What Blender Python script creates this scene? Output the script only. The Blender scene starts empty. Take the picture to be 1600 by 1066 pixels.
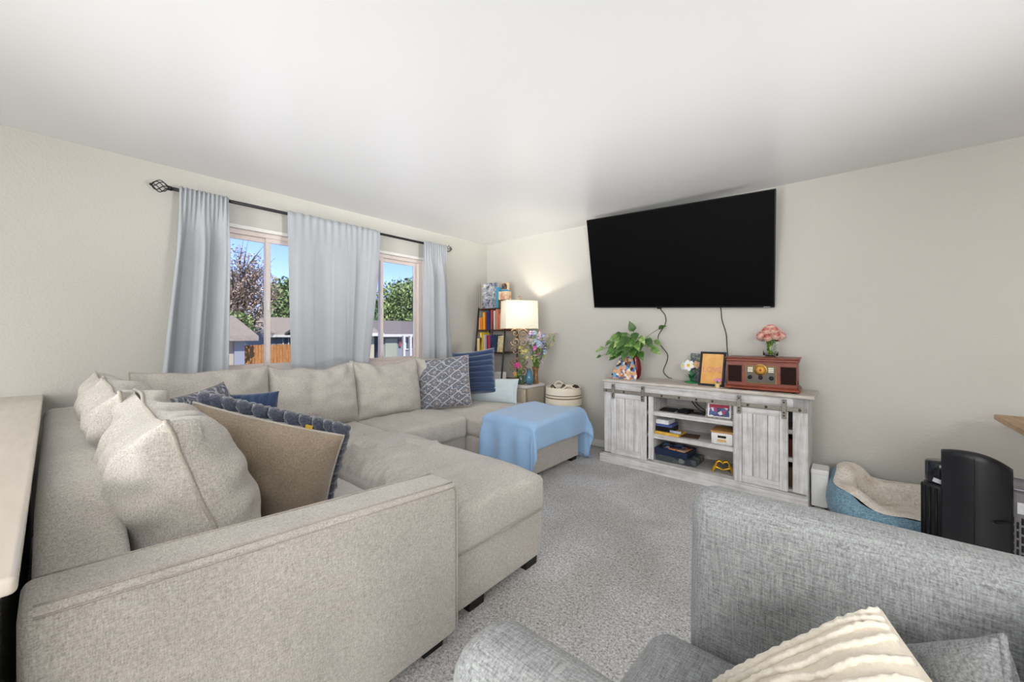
import bpy, math, random
import numpy as np
from mathutils import Vector, Matrix, Euler, noise

random.seed(7)
SC = bpy.context.scene
COL = SC.collection
PI = math.pi

# ------------------------------------------------------------------ camera
cd = bpy.data.cameras.new('camera')
cam = bpy.data.objects.new('camera', cd)
COL.objects.link(cam)
cam.location = (3.714, -3.846, 1.22)
cam.rotation_euler = (PI / 2, 0, math.radians(40.34))
cd.sensor_width = 36.0
cd.lens = 610.0 / 1600.0 * 36.0
cd.shift_y = -11.0 / 1600.0
cd.clip_start = 0.02
cd.clip_end = 300
SC.camera = cam

# ------------------------------------------------------------------ light
SC.view_settings.view_transform = 'Standard'
SC.view_settings.look = 'None'
SC.view_settings.exposure = 0.2
SC.view_settings.gamma = 1.0
SC.view_settings.use_curve_mapping = False

world = bpy.data.worlds.new('sky')
SC.world = world
world.use_nodes = True
wn = world.node_tree
wn.nodes.clear()
wo = wn.nodes.new('ShaderNodeOutputWorld')
bg = wn.nodes.new('ShaderNodeBackground')
sky = wn.nodes.new('ShaderNodeTexSky')
sky.sky_type = 'NISHITA'
sky.sun_disc = False
sky.sun_elevation = math.radians(48)
sky.sun_rotation = math.radians(100)
sky.air_density = 1.0
sky.dust_density = 0.1
sky.ozone_density = 2.0
bg.inputs['Strength'].default_value = 0.30
tint = wn.nodes.new('ShaderNodeMix')
tint.data_type = 'RGBA'
tint.blend_type = 'MULTIPLY'
tint.inputs[0].default_value = 1.0
tint.inputs[7].default_value = (0.47, 0.50, 0.84, 1)
wn.links.new(sky.outputs[0], tint.inputs[6])
wn.links.new(tint.outputs[2], bg.inputs[0])
wn.links.new(bg.outputs[0], wo.inputs[0])


def lamp(name, kind, loc, rot, energy, color=(1, 1, 1), size=None, size_y=None):
    d = bpy.data.lights.new(name, kind)
    d.energy = energy
    d.color = color
    if kind == 'AREA':
        d.shape = 'RECTANGLE'
        d.size = size
        d.size_y = size_y or size
    o = bpy.data.objects.new(name, d)
    o.location = loc
    o.rotation_euler = rot
    COL.objects.link(o)
    return o


s = lamp('sun', 'SUN', (4, -8, 12), Euler((math.radians(42), 0, math.radians(75))), 8.0, (1, 0.94, 0.84))
s.data.angle = math.radians(0.6)
# unseen fill lamps added behind the camera
lamp('side_fill', 'AREA', (7.9, -3.6, 1.25), (PI / 2, 0, PI / 2), 8.0, (1.0, 1.0, 1.0), 4.6, 2.1)
lamp('rear_fill', 'AREA', (3.6, -8.4, 1.35), (PI / 2, 0, 0), 175.0, (1.0, 1.0, 1.0), 4.6, 2.0)
lamp('overhead_fill_right', 'AREA', (5.9, -5.2, 2.40), (0, 0, 0), 110.0, (1, 0.98, 0.96), 1.2, 1.2)
lamp('overhead_fill_left', 'AREA', (2.6, -6.2, 2.40), (0, 0, 0), 30.0, (1, 0.99, 0.97), 1.0, 1.0)
# more added off-frame fills, aimed up to brighten the ceiling and far room
lamp('uplight_fill', 'AREA', (5.2, -5.4, 0.5), (PI, 0, 0), 0.2, (1, 1, 1), 0.8, 0.8)
lamp('uplight_fill', 'AREA', (5.7, -0.9, 0.5), (PI, 0, 0), 4.0, (1, 1, 1), 0.8, 0.8)
fl = lamp('ceiling_fill_left', 'AREA', (2.6, -6.6, 0.3), (0, 0, 0), 14.0, (1, 1, 1), 0.6, 0.6)
fl.rotation_euler = (Vector((1.4, -1.2, 2.6)) - fl.location).to_track_quat('-Z', 'Y').to_euler()
fl.data.spread = math.radians(48)
fl = lamp('ceiling_fill_right', 'AREA', (7.3, -2.2, 0.3), (0, 0, 0), 16.0, (1, 1, 1), 0.6, 0.6)
fl.rotation_euler = (Vector((1.6, -1.7, 2.6)) - fl.location).to_track_quat('-Z', 'Y').to_euler()
fl.data.spread = math.radians(46)
fl = lamp('far_room_fill', 'AREA', (6.0, -6.6, 2.05), (0, 0, 0), 9.0, (1, 1, 1), 0.6, 0.6)
fl.rotation_euler = (Vector((0.9, -0.9, 2.55)) - fl.location).to_track_quat('-Z', 'Y').to_euler()
fl.data.spread = math.radians(52)


# ------------------------------------------------------------------ helpers
def tag(o, label=None, cat=None, group=None, kind=None):
    if label: o['label'] = label
    if cat: o['category'] = cat
    if group: o['group'] = group
    if kind: o['kind'] = kind
    return o


ORG = {}


def thing(name, loc, label, cat, group=None, rz=0.0, local=False):
    o = bpy.data.objects.new(name, None)
    o.empty_display_size = 0.05
    o.location = loc
    o.rotation_euler = (0, 0, rz)
    COL.objects.link(o)
    ORG[o.name] = Vector((0, 0, 0)) if (local or rz) else Vector(loc)
    return tag(o, label, cat, group)


class MB:
    """collects geometry and links it as ONE mesh object"""

    def __init__(self):
        self.v = []
        self.f = []
        self.mi = []
        self.sm = []

    def add(self, vs, fs, mi=0, smooth=True):
        b = len(self.v)
        self.v += [tuple(p) for p in vs]
        for q in fs:
            self.f.append(tuple(i + b for i in q))
            self.mi.append(mi)
            self.sm.append(smooth)
        return self

    def box(self, x0, x1, y0, y1, z0, z1, bev=0.0, mi=0, M=None):
        b = min(bev, (x1 - x0) * .45, (y1 - y0) * .45, (z1 - z0) * .45)
        if b <= 0:
            vs = [(x, y, z) for z in (z0, z1) for y in (y0, y1) for x in (x0, x1)]
            fs = [(0, 2, 3, 1), (4, 5, 7, 6), (0, 1, 5, 4), (2, 6, 7, 3), (0, 4, 6, 2), (1, 3, 7, 5)]
            if M is not None: vs = [M @ Vector(p) for p in vs]
            return self.add(vs, fs, mi, False)
        # chamfered box: each corner gives three vertices
        vs, idx = [], {}
        for sx in (0, 1):
            for sy in (0, 1):
                for sz in (0, 1):
                    X, Y, Z = (x0, x1)[sx], (y0, y1)[sy], (z0, z1)[sz]
                    dx, dy, dz = b * (1 - 2 * sx), b * (1 - 2 * sy), b * (1 - 2 * sz)
                    for k, p in enumerate(((X, Y + dy, Z + dz), (X + dx, Y, Z + dz), (X + dx, Y + dy, Z))):
                        idx[sx, sy, sz, k] = len(vs)
                        vs.append(p)
        fs = []
        for s_ in (0, 1):
            fs.append([idx[s_, a, c, 0] for a, c in ((0, 0), (1, 0), (1, 1), (0, 1))][::1 if s_ else -1])
            fs.append([idx[a, s_, c, 1] for a, c in ((0, 0), (1, 0), (1, 1), (0, 1))][::-1 if s_ else 1])
            fs.append([idx[a, c, s_, 2] for a, c in ((0, 0), (1, 0), (1, 1), (0, 1))][::1 if s_ else -1])
        for a in (0, 1):
            for c in (0, 1):
                q = [idx[0, a, c, 1], idx[1, a, c, 1], idx[1, a, c, 2], idx[0, a, c, 2]]
                fs.append(q if a == c else q[::-1]) if True else None
                q = [idx[a, 0, c, 0], idx[a, 1, c, 0], idx[a, 1, c, 2], idx[a, 0, c, 2]]
                fs.append(q[::-1] if a == c else q)
                q = [idx[a, c, 0, 0], idx[a, c, 1, 0], idx[a, c, 1, 1], idx[a, c, 0, 1]]
                fs.append(q if a == c else q[::-1])
        for sx in (0, 1):
            for sy in (0, 1):
                for sz in (0, 1):
                    q = [idx[sx, sy, sz, k] for k in range(3)]
                    fs.append(q if (sx + sy + sz) % 2 else q[::-1])
        if M is not None: vs = [M @ Vector(p) for p in vs]
        return self.add(vs, fs, mi, False)

    def tube(self, path, r, n=8, mi=0, closed=False, cap=True):
        P = [Vector(p) for p in path]
        m = len(P)
        R = r if hasattr(r, '__len__') else [r] * m
        vs = []
        up = None
        for i in range(m):
            if closed:
                t = P[(i + 1) % m] - P[i - 1]
            else:
                t = P[min(i + 1, m - 1)] - P[max(i - 1, 0)]
            if t.length < 1e-9: t = Vector((0, 0, 1))
            t.normalize()
            if up is None:
                up = Vector((0, 0, 1)) if abs(t.z) < .9 else Vector((1, 0, 0))
            s_ = t.cross(up)
            if s_.length < 1e-6:
                s_ = t.orthogonal()
            s_.normalize()
            up = s_.cross(t).normalized()
            for k in range(n):
                a = 2 * PI * k / n
                vs.append(P[i] + (s_ * math.cos(a) + up * math.sin(a)) * R[i])
        fs = []
        for i in range(m if closed else m - 1):
            j = (i + 1) % m
            for k in range(n):
                l = (k + 1) % n
                fs.append((i * n + k, i * n + l, j * n + l, j * n + k))
        if cap and not closed:
            fs.append(tuple(range(n))[::-1])
            fs.append(tuple((m - 1) * n + k for k in range(n)))
        return self.add(vs, fs, mi, True)

    def lathe(self, prof, c=(0, 0, 0), n=24, mi=0, M=None, sx=1.0, sy=1.0):
        """prof: list of (r, z)"""
        vs = []
        for (r, z) in prof:
            for k in range(n):
                a = 2 * PI * k / n
                vs.append(Vector((r * math.cos(a) * sx + c[0], r * math.sin(a) * sy + c[1], z + c[2])))
        fs = []
        for i in range(len(prof) - 1):
            for k in range(n):
                l = (k + 1) % n
                fs.append((i * n + k, i * n + l, (i + 1) * n + l, (i + 1) * n + k))
        if prof[0][0] > 1e-5: fs.append(tuple(range(n))[::-1])
        if prof[-1][0] > 1e-5: fs.append(tuple((len(prof) - 1) * n + k for k in range(n)))
        if M is not None: vs = [M @ p for p in vs]
        return self.add(vs, fs, mi, True)

    def ball(self, c, r, n=8, m=6, mi=0, M=None):
        rx, ry, rz = r if hasattr(r, '__len__') else (r, r, r)
        vs, fs = [], []
        for i in range(m + 1):
            t = PI * i / m
            for k in range(n):
                a = 2 * PI * k / n
                p = Vector((rx * math.sin(t) * math.cos(a), ry * math.sin(t) * math.sin(a), -rz * math.cos(t)))
                if M is not None: p = M @ p
                vs.append(p + Vector(c))
        for i in range(m):
            for k in range(n):
                l = (k + 1) % n
                fs.append((i * n + k, i * n + l, (i + 1) * n + l, (i + 1) * n + k))
        return self.add(vs, fs, mi, True)

    def grid(self, fn, nu, nv, mi=0, wrap_u=False, flip=False):
        """fn(u, v) with u, v in 0..1"""
        vs = []
        for j in range(nv + 1):
            for i in range(nu + (0 if wrap_u else 1)):
                vs.append(fn(i / nu, j / nv))
        w = nu if wrap_u else nu + 1
        fs = []
        for j in range(nv):
            for i in range(nu):
                q = (j * w + i, j * w + (i + 1) % w, (j + 1) * w + (i + 1) % w, (j + 1) * w + i)
                fs.append(q[::-1] if flip else q)
        return self.add(vs, fs, mi, True)

    def prism(self, pts, y0, y1, mi=0, M=None, smooth=False):
        """outline pts in xz, extruded along y"""
        n = len(pts)
        vs = [Vector((p[0], y0, p[1])) for p in pts] + [Vector((p[0], y1, p[1])) for p in pts]
        if M is not None: vs = [M @ p for p in vs]
        fs = [tuple(range(n)), tuple(range(n, 2 * n))[::-1]]
        self.add(vs, fs, mi, False)
        b = len(self.v) - 2 * n
        for i in range(n):
            j = (i + 1) % n
            self.f.append((b + j, b + i, b + n + i, b + n + j))
            self.mi.append(mi)
            self.sm.append(smooth)
        return self

    def rbox(self, c, d, r, n=10, mi=0, puff=(0, 0, 0), M=None, fn=None, nn=None):
        """soft rounded box: centre c, size d, radius r, bulge per axis; fn(p, q) deforms (q in -1..1)"""
        h = [x / 2 for x in d]
        r = min(r, min(h) * .98)
        nn = nn or (n, n, n)

        def stops(a, k):
            # -1..1 with extra points in the rounded margin
            e = r / h[a]
            inner = [-1 + e + (2 - 2 * e) * i / k for i in range(k + 1)]
            mar = [1 - e * (1 - t) for t in (.35, .7, 1.0)]
            return [-m for m in mar[::-1]] + inner + mar
        st = [stops(a, nn[a]) for a in range(3)]
        vs, fs, key = [], [], {}

        def put(q):
            kq = tuple(round(x, 5) for x in q)
            if kq in key: return key[kq]
            p = Vector([q[a] * h[a] for a in range(3)])
            inn = Vector([max(-(h[a] - r), min(h[a] - r, p[a])) for a in range(3)])
            o = p - inn
            if o.length > 1e-9:
                p = inn + o.normalized() * r
            for a in range(3):
                if puff[a]:
                    b_, c_ = (a + 1) % 3, (a + 2) % 3
                    p[a] += puff[a] * q[a] * (1 - q[b_] ** 2) * (1 - q[c_] ** 2)
            if fn: p = fn(p, q)
            if M is not None: p = M @ p
            key[kq] = len(vs)
            vs.append(p + Vector(c))
            return key[kq]
        for a in range(3):
            b_, c_ = (a + 1) % 3, (a + 2) % 3
            for s_ in (-1, 1):
                for i in range(len(st[b_]) - 1):
                    for j in range(len(st[c_]) - 1):
                        q = []
                        for (di, dj) in ((0, 0), (1, 0), (1, 1), (0, 1)):
                            t = [0, 0, 0]
                            t[a] = s_
                            t[b_] = st[b_][i + di]
                            t[c_] = st[c_][j + dj]
                            q.append(put(t))
                        if len(set(q)) < 3: continue
                        fs.append(tuple(q) if s_ > 0 else tuple(q[::-1]))
        return self.add(vs, fs, mi, True)

    def build(self, name, mats, parent=None, origin=None, mods=None):
        me = bpy.data.meshes.new(name)
        if origin is None:
            if parent is not None:
                origin = ORG.get(parent.name, Vector((0, 0, 0)))
            else:
                origin = Vector((0, 0, 0))
        origin = Vector(origin)
        V = [(p[0] - origin.x, p[1] - origin.y, p[2] - origin.z) for p in self.v]
        me.from_pydata(V, [], self.f)
        mats = mats if isinstance(mats, (list, tuple)) else [mats]
        for m in mats: me.materials.append(m)
        me.polygons.foreach_set('material_index', self.mi)
        me.polygons.foreach_set('use_smooth', self.sm)
        me.update()
        o = bpy.data.objects.new(name, me)
        COL.objects.link(o)
        if parent is not None:
            o.parent = parent
            ORG[o.name] = origin
        else:
            o.location = origin
            ORG[o.name] = origin
        return o


def solid(o, t, offset=0):
    m = o.modifiers.new('thickness', 'SOLIDIFY')
    m.thickness = t
    m.offset = offset
    return o


def lerp(a, b, t): return a + (b - a) * t


def smooth(t):
    t = max(0, min(1, t))
    return t * t * (3 - 2 * t)


def nz(x, y=0, z=0): return noise.noise(Vector((x, y, z)))


def catmull(pts, k=8):
    P = [Vector(p) for p in pts]
    P = [P[0] * 2 - P[1]] + P + [P[-1] * 2 - P[-2]]
    out = []
    for i in range(1, len(P) - 2):
        for j in range(k):
            t = j / k
            a, b, c, d = P[i - 1], P[i], P[i + 1], P[i + 2]
            out.append(.5 * ((2 * b) + (c - a) * t + (2 * a - 5 * b + 4 * c - d) * t * t + (3 * b - a - 3 * c + d) * t ** 3))
    out.append(P[-2])
    return out


# ------------------------------------------------------------------ materials
class NT:
    def __init__(self, name):
        self.m = bpy.data.materials.new(name)
        self.m.use_nodes = True
        self.t = self.m.node_tree
        self.t.nodes.clear()
        self.out = self.n('ShaderNodeOutputMaterial')
        self.b = self.n('ShaderNodeBsdfPrincipled')
        self.l(self.b.outputs[0], self.out.inputs[0])

    def n(self, kind, **kw):
        x = self.t.nodes.new(kind)
        for k, v in kw.items():
            if hasattr(x, k) and k not in x.inputs:
                setattr(x, k, v)
            else:
                x.inputs[k].default_value = v
        return x

    def l(self, a, b): self.t.links.new(a, b)

    def coord(self, scale=(1, 1, 1), rot=(0, 0, 0), kind='Object'):
        tc = self.n('ShaderNodeTexCoord')
        mp = self.n('ShaderNodeMapping')
        mp.inputs['Scale'].default_value = scale
        mp.inputs['Rotation'].default_value = rot
        self.l(tc.outputs[kind], mp.inputs[0])
        return mp.outputs[0]

    def noise(self, vec, scale, detail=2.0, rough=.5, dist=0.0):
        x = self.n('ShaderNodeTexNoise')
        x.inputs['Scale'].default_value = scale
        x.inputs['Detail'].default_value = detail
        x.inputs['Roughness'].default_value = rough
        x.inputs['Distortion'].default_value = dist
        self.l(vec, x.inputs['Vector'])
        return x.outputs[0]

    def ramp(self, fac, stops, interp='LINEAR'):
        x = self.n('ShaderNodeValToRGB')
        r = x.color_ramp
        r.interpolation = interp
        while len(r.elements) < len(stops): r.elements.new(.5)
        for e, (p, c) in zip(r.elements, stops):
            e.position = p
            e.color = (*c, 1) if len(c) == 3 else c
        self.l(fac, x.inputs[0])
        return x.outputs[0]

    def mix(self, fac, a, b, mode='MIX'):
        x = self.n('ShaderNodeMix', data_type='RGBA', blend_type=mode)
        for s_, i in ((fac, 0), (a, 6), (b, 7)):
            if isinstance(s_, (int, float)):
                x.inputs[i].default_value = s_
            elif isinstance(s_, tuple):
                x.inputs[i].default_value = (*s_, 1)
            else:
                self.l(s_, x.inputs[i])
        return x.outputs[2]

    def math(self, op, a, b=0.0, c=None):
        x = self.n('ShaderNodeMath', operation=op)
        for i, s_ in enumerate((a, b) if c is None else (a, b, c)):
            if isinstance(s_, (int, float)):
                x.inputs[i].default_value = s_
            else:
                self.l(s_, x.inputs[i])
        return x.outputs[0]

    def bump(self, h, strength=.3, dist=.01):
        x = self.n('ShaderNodeBump')
        x.inputs['Strength'].default_value = strength
        x.inputs['Distance'].default_value = dist
        self.l(h, x.inputs['Height'])
        self.l(x.outputs[0], self.b.inputs['Normal'])
        return x

    def set(self, rough=.6, spec=.3, metal=0.0, col=None):
        self.b.inputs['Roughness'].default_value = rough
        self.b.inputs['Specular IOR Level'].default_value = spec
        self.b.inputs['Metallic'].default_value = metal
        if col is not None:
            if isinstance(col, tuple):
                self.b.inputs['Base Color'].default_value = (*col, 1)
            else:
                self.l(col, self.b.inputs['Base Color'])
        return self.m


def rgb(r, g, b):
    f = lambda c: (c / 255 / 12.92) if c <= 10 else ((c / 255 + .055) / 1.055) ** 2.4
    return (f(r), f(g), f(b))


def plain(name, col, rough=.5, spec=.3, metal=0.0, var=.12, scale=40):
    """plain material with faint procedural tone variation"""
    t = NT(name)
    v = t.coord()
    n = t.noise(v, scale, 3)
    a = tuple(c * (1 - var) for c in col)
    b = tuple(min(1, c * (1 + var)) for c in col)
    return t.set(rough, spec, metal, t.ramp(n, [(.3, a), (.7, b)]))


def fabric(name, dark, light, scale=260, slub=.12, bump=.35, blotch=.08, sheen=.2, contrast=.5, dist=.004):
    t = NT(name)
    a = t.noise(t.coord((1, 1, slub)), scale, 2, .6)
    b = t.noise(t.coord((slub, 1, 1)), scale, 2, .6)
    c = t.noise(t.coord((1, slub, 1)), scale, 2, .6)
    h = t.math('MULTIPLY', t.math('ADD', t.math('ADD', a, b), c), 1 / 3)
    w = .09 / max(contrast, .05)
    col = t.ramp(h, [(.5 - w, dark), (.5 + w, light)])
    big = t.noise(t.coord(), 5, 3, .6)
    col = t.mix(1.0, col, t.ramp(big, [(.3, (1 - blotch,) * 3), (.7, (1 + blotch * .3,) * 3)]), 'MULTIPLY')
    t.bump(h, bump, dist)
    t.b.inputs['Sheen Weight'].default_value = sheen
    t.b.inputs['Sheen Roughness'].default_value = .5
    return t.set(.9, .1, 0, col)


def wood(name, c1, c2, c3, axis=0, scale=6, rough=.6, spec=.2, streak=18):
    t = NT(name)
    sc = [streak] * 3
    sc[axis] = 1.0
    v = t.coord(tuple(sc))
    n = t.noise(v, scale, 6, .65, .3)
    m = t.noise(t.coord(), 9, 3, .6)
    col = t.ramp(n, [(.28, c1), (.5, c2), (.72, c3)])
    col = t.mix(.25, col, t.ramp(m, [(.35, c1), (.6, c3)]))
    t.bump(n, .12, .003)
    return t.set(rough, spec, 0, col)


def glass(name, tint=(1, 1, 1), rough=0.0, fac=.10):
    """thin clear sheet glass: lets light straight through, mirrors a little"""
    t = NT(name)
    tr = t.n('ShaderNodeBsdfTransparent')
    tr.inputs[0].default_value = (*tint, 1)
    gl = t.n('ShaderNodeBsdfGlossy')
    gl.inputs['Roughness'].default_value = rough
    lw = t.n('ShaderNodeFresnel')
    lw.inputs[0].default_value = 1.45
    mx = t.n('ShaderNodeMixShader')
    t.l(lw.outputs[0], mx.inputs[0])
    t.l(tr.outputs[0], mx.inputs[1])
    t.l(gl.outputs[0], mx.inputs[2])
    t.l(mx.outputs[0], t.out.inputs[0])
    return t.m

# ------------------------------------------------------------------ setting materials
def wall_mat(name, col, bump=.25, scale=60):
    t = NT(name)
    v = t.coord()
    n = t.noise(v, scale, 4, .55)
    spots = t.ramp(n, [(.45, (0, 0, 0)), (.62, (1, 1, 1))])
    t.bump(spots, bump, .0025)
    return t.set(.62, .25, 0, t.mix(.5, col, t.ramp(t.noise(v, 1.2, 2), [(.3, tuple(c * .97 for c in col)), (.7, tuple(min(1, c * 1.03) for c in col))])))


M_WALL = wall_mat('painted_wall', (.555, .540, .495))
tc = NT('ceiling_paint')
tc.bump(tc.noise(tc.coord(), 130, 3, .6), .10, .002)
M_CEIL = tc.set(.30, 1.0, 0, (.755, .755, .76))
M_TRIM = plain('white_trim', (.80, .78, .75), .35, .4, var=.02)
t = NT('ledge_paint')
M_LEDGE = t.set(.16, .5, 0, t.ramp(t.noise(t.coord((1, 8, 8)), 6, 4), [(.3, (.62, .56, .48)), (.7, (.68, .61, .53))]))

t = NT('carpet')
v = t.coord()
n1 = t.noise(v, 95, 3, .75, .6)
n2 = t.noise(v, 260, 2, .7)
h = t.math('ADD', t.math('MULTIPLY', n1, .65), t.math('MULTIPLY', n2, .35))
col = t.ramp(h, [(.38, (.24, .235, .235)), (.46, (.50, .495, .495)), (.54, (.74, .735, .74)), (.64, (.95, .945, .95))])
pile = t.noise(t.coord(), 1.7, 3, .55, .4)
col = t.mix(1.0, col, t.ramp(pile, [(.40, (.84, .82, .79)), (.58, (1, 1, 1))]), 'MULTIPLY')
t.bump(h, .9, .012)
M_CARPET = t.set(.95, .05, 0, col)
M_VINYL = plain('window_vinyl', rgb(230, 218, 210), .4, .4, var=.03)
M_GLASS = glass('window_glass')


def struct(name, mb, m, parent=None):
    o = mb.build(name, m, parent)
    if parent is None: o['kind'] = 'structure'
    return o


# ------------------------------------------------------------------ the room
struct('floor', MB().box(-.15, 8.2, -8.6, .15, -.12, 0), M_CARPET)
struct('ceiling', MB().box(-.6, 8.4, -8.8, .4, 2.43, 2.6), M_CEIL)
W1, W2, WZ = (-3.14, -2.20), (-2.07, -1.05), (.885, 2.085)
mb = MB()
mb.box(-.15, 0, -8.6, .15, -1.3, WZ[0])
mb.box(-.15, 0, -8.6, .15, WZ[1], 2.43)
mb.box(-.15, 0, -8.6, W1[0], *WZ)
mb.box(-.15, 0, W1[1], W2[0], *WZ)
mb.box(-.15, 0, W2[1], .15, *WZ)
struct('wall_left', mb, M_WALL)
struct('wall_right', MB().box(0, 8.2, 0, .15, -.1, 2.43), M_WALL)
struct('wall_back', MB().box(8.05, 8.2, -8.6, 0, -.1, 2.43), M_WALL)
struct('wall_front', MB().box(-.15, 8.2, -8.75, -8.6, -.1, 2.43), M_WALL)
struct('wall_stair', MB().box(0, 2.725, -4.23, -3.925, 0, .825, .004), M_WALL)
mb = MB()
mb.rbox((1.375, -4.08, .839), (2.77, .40, .028), .009, 4, nn=(4, 3, 1))
struct('trim_1', mb, M_LEDGE)
for (nm, a) in (('baseboard_right', (0, 8.05, -.014, 0, 0, .075)), ('baseboard_left', (0, .014, -3.9, -.014, 0, .075))):
    struct(nm, MB().box(*a, bev=.004), M_TRIM)

for i, (y0, y1) in enumerate((W1, W2)):
    z0, z1 = WZ
    xo, xi = -.115, -.045
    fr = MB()
    w = .045
    fr.box(xo, xi, y0, y1, z0, z0 + w, .004)
    fr.box(xo, xi, y0, y1, z1 - w, z1, .004)
    fr.box(xo, xi, y0, y0 + w, z0 + w, z1 - w, .004)
    fr.box(xo, xi, y1 - w, y1, z0 + w, z1 - w, .004)
    win = fr.build('window_%d' % (i + 1), M_VINYL)
    win['kind'] = 'structure'
    ymid = -2.64 if i == 0 else -1.555
    s = .036
    for j, (a, b, x0, x1) in enumerate(((y0 + w, ymid + .012, -.107, -.083), (ymid - .022, y1 - w, -.078, -.052))):
        if i == 1: x0, x1 = ((-.078, -.052), (-.107, -.083))[j]
        sa = MB()
        sa.box(x0, x1, a, b, z0 + w, z0 + w + s, .003)
        sa.box(x0, x1, a, b, z1 - w - s, z1 - w, .003)
        sa.box(x0, x1, a, a + s, z0 + w + s, z1 - w - s, .003)
        sa.box(x0, x1, b - s, b, z0 + w + s, z1 - w - s, .003)
        so = sa.build('sash', M_VINYL, win)
        MB().box((x0 + x1) / 2 - .002, (x0 + x1) / 2 + .002, a + s, b - s, z0 + w + s, z1 - w - s).build('pane', M_GLASS, so)
        if j == (1 if i == 0 else 0):
            yl = (ymid - .004) if i == 0 else ymid - .004
            MB().rbox((x1 + .006, yl, 1.46), (.014, .022, .075), .006, 2).build('latch', M_TRIM, so)
    MB().box(-.045, .004, y0 - .0, y1 + .0, z0 - .018, z0 + .004, .003).build('sill', M_TRIM, win)
    MB().box(-.045, .006, y0, y1, z1 - .012, z1 + .016, .002).build('head_jamb', M_TRIM, win)

# ------------------------------------------------------------------ outdoors
M_LAWN = plain('lawn', (.10, .16, .04), .95, .05, var=.45, scale=3)
MB().box(-12, -.2, -14, 12, -1.2, -1.19).build('bounce_slab', plain('bounce_slab_pale', (.46, .45, .43), .9, .1))['kind'] = 'structure'  # added unseen slab, pale so it bounces sunlight up through the windows
MB().box(-90, -.2, -60, 70, -1.4, -1.2).build('ground', M_LAWN)['kind'] = 'structure'
M_CREAM = plain('cream_siding', rgb(140, 133, 121), .8, .1, var=.03)
M_BLUEG = plain('blue_grey_siding', rgb(112, 118, 128), .8, .1, var=.04)
M_BEIGE = plain('beige_siding', rgb(150, 145, 130), .8, .1, var=.04)
M_ROOF = plain('asphalt_shingle', rgb(98, 94, 93), .9, .1, var=.30, scale=14)
M_ROOF2 = plain('tan_shingle', rgb(120, 113, 105), .9, .1, var=.15, scale=14)
M_EXTW = plain('sunlit_white_trim', (.40, .40, .39), .5, .3, var=.02)
M_WHITE = plain('white_paint', (.78, .78, .76), .5, .3, var=.02)
M_DKGLASS = plain('dark_window', rgb(52, 70, 84), .12, .5, var=.15, scale=1.5)
M_BARK = plain('bark', rgb(92, 78, 66), .9, .05, var=.25, scale=12)
M_FENCE = wood('cedar_fence', rgb(96, 60, 34), rgb(140, 94, 56), rgb(166, 122, 80), axis=2, scale=2, rough=.85, streak=9)
M_TERRA = plain('terracotta', rgb(136, 78, 52), .8, .1)
M_CHAIRB = plain('blue_canvas', rgb(44, 60, 94), .8, .1)


def house(nm, label, x0, x1, y0, y1, zb, ze, zr, roof, wall, over=.35):
    r = thing(nm, ((x0 + x1) / 2, (y0 + y1) / 2, zb), label, 'garage' if nm == 'garage' else 'house')
    MB().box(x0, x1, y0, y1, zb, ze).build('wall', wall, r)
    xm = (x0 + x1) / 2
    pts = [(x0 - over, ze - .05), (xm, zr), (x1 + over, ze - .05), (x1 + over, ze + .08), (xm, zr + .14), (x0 - over, ze + .08)]
    rf = MB().prism(pts, y0 - over, y1 + over).build('roof', roof, r)
    MB().prism([(x0, ze), (x1, ze), (xm, zr)], y0, y1).build('gable', wall, r)
    MB().box(x1 + over, x1 + over + .03, y0 - over, y1 + over, ze - .09, ze + .07).build('fascia', M_EXTW if nm != 'garage' else M_ROOF2, r)
    return r


def house_window(r, x, y0, y1, z0, z1, bars=1):
    w = MB()
    for a in ((y0, y1, z0 - .06, z0), (y0, y1, z1, z1 + .06), (y0 - .06, y0, z0 - .06, z1 + .06), (y1, y1 + .06, z0 - .06, z1 + .06)):
        w.box(x, x + .06, *a)
    for k in range(bars):
        ym = y0 + (y1 - y0) * (k + 1) / (bars + 1)
        w.box(x, x + .06, ym - .03, ym + .03, z0, z1)
    o = w.build('window', M_EXTW, r)
    MB().box(x + .005, x + .02, y0, y1, z0, z1).build('pane', M_DKGLASS, o)


g = house('garage', 'cream garage with tan shingle roof seen through the left window', -17, -12, -4.5, .40, -1.2, 1.08, 1.80, M_ROOF2, M_CREAM)
d = MB()
for k in range(4): d.box(-12.0, -11.95, -3.9, -.1, -1.2 + .52 * k, -.70 + .52 * k, .01)
d.build('garage_door', M_BEIGE, g)
MB().box(-12.02, -11.93, .12, .42, -1.2, 1.02).build('corner_post', M_BLUEG, g)
h1 = house('house', 'blue grey house behind the fence in the left window', -31.4, -24.4, 5.0, 9.2, -1.2, 1.10, 2.3, M_ROOF2, M_BLUEG)
house_window(h1, -24.4, 6.0, 6.6, .42, .95)
h2 = house('house', 'grey roofed house with a porch in the right window', -23.4, -17, 8.7, 17, -.4, 1.14, 2.0, M_ROOF, M_BLUEG)
house_window(h2, -17, 10.35, 11.7, .30, 1.0)
MB().box(-17, -14.6, 8.2, 17, -1.2, -.34).build('porch', M_BEIGE, h2)
for y in (9.08, 9.52): MB().box(-15.5, -15.36, y, y + .13, -.34, 1.12).build('post', M_EXTW, h2)
MB().box(-17, -16.95, 8.9, 9.7, -.34, .95).build('front_door', plain('green_door', rgb(128, 134, 124), .6), h2)
fl = MB()
fl.box(-16.97, -16.9, 9.82, 9.98, .45, .9)
fl.build('porch_banner', plain('red_banner', rgb(116, 64, 76), .8), h2)
p = MB()
p.lathe([(.12, 0), (.17, .05), (.21, .34), (.19, .36), (.16, .33)], (-15.3, 10.0, -.34), 14)
tag(p.build('planter', M_TERRA, origin=(-15.3, 10.0, -.34)), 'terracotta planter on the porch of the grey roofed house', 'planter')
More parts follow.
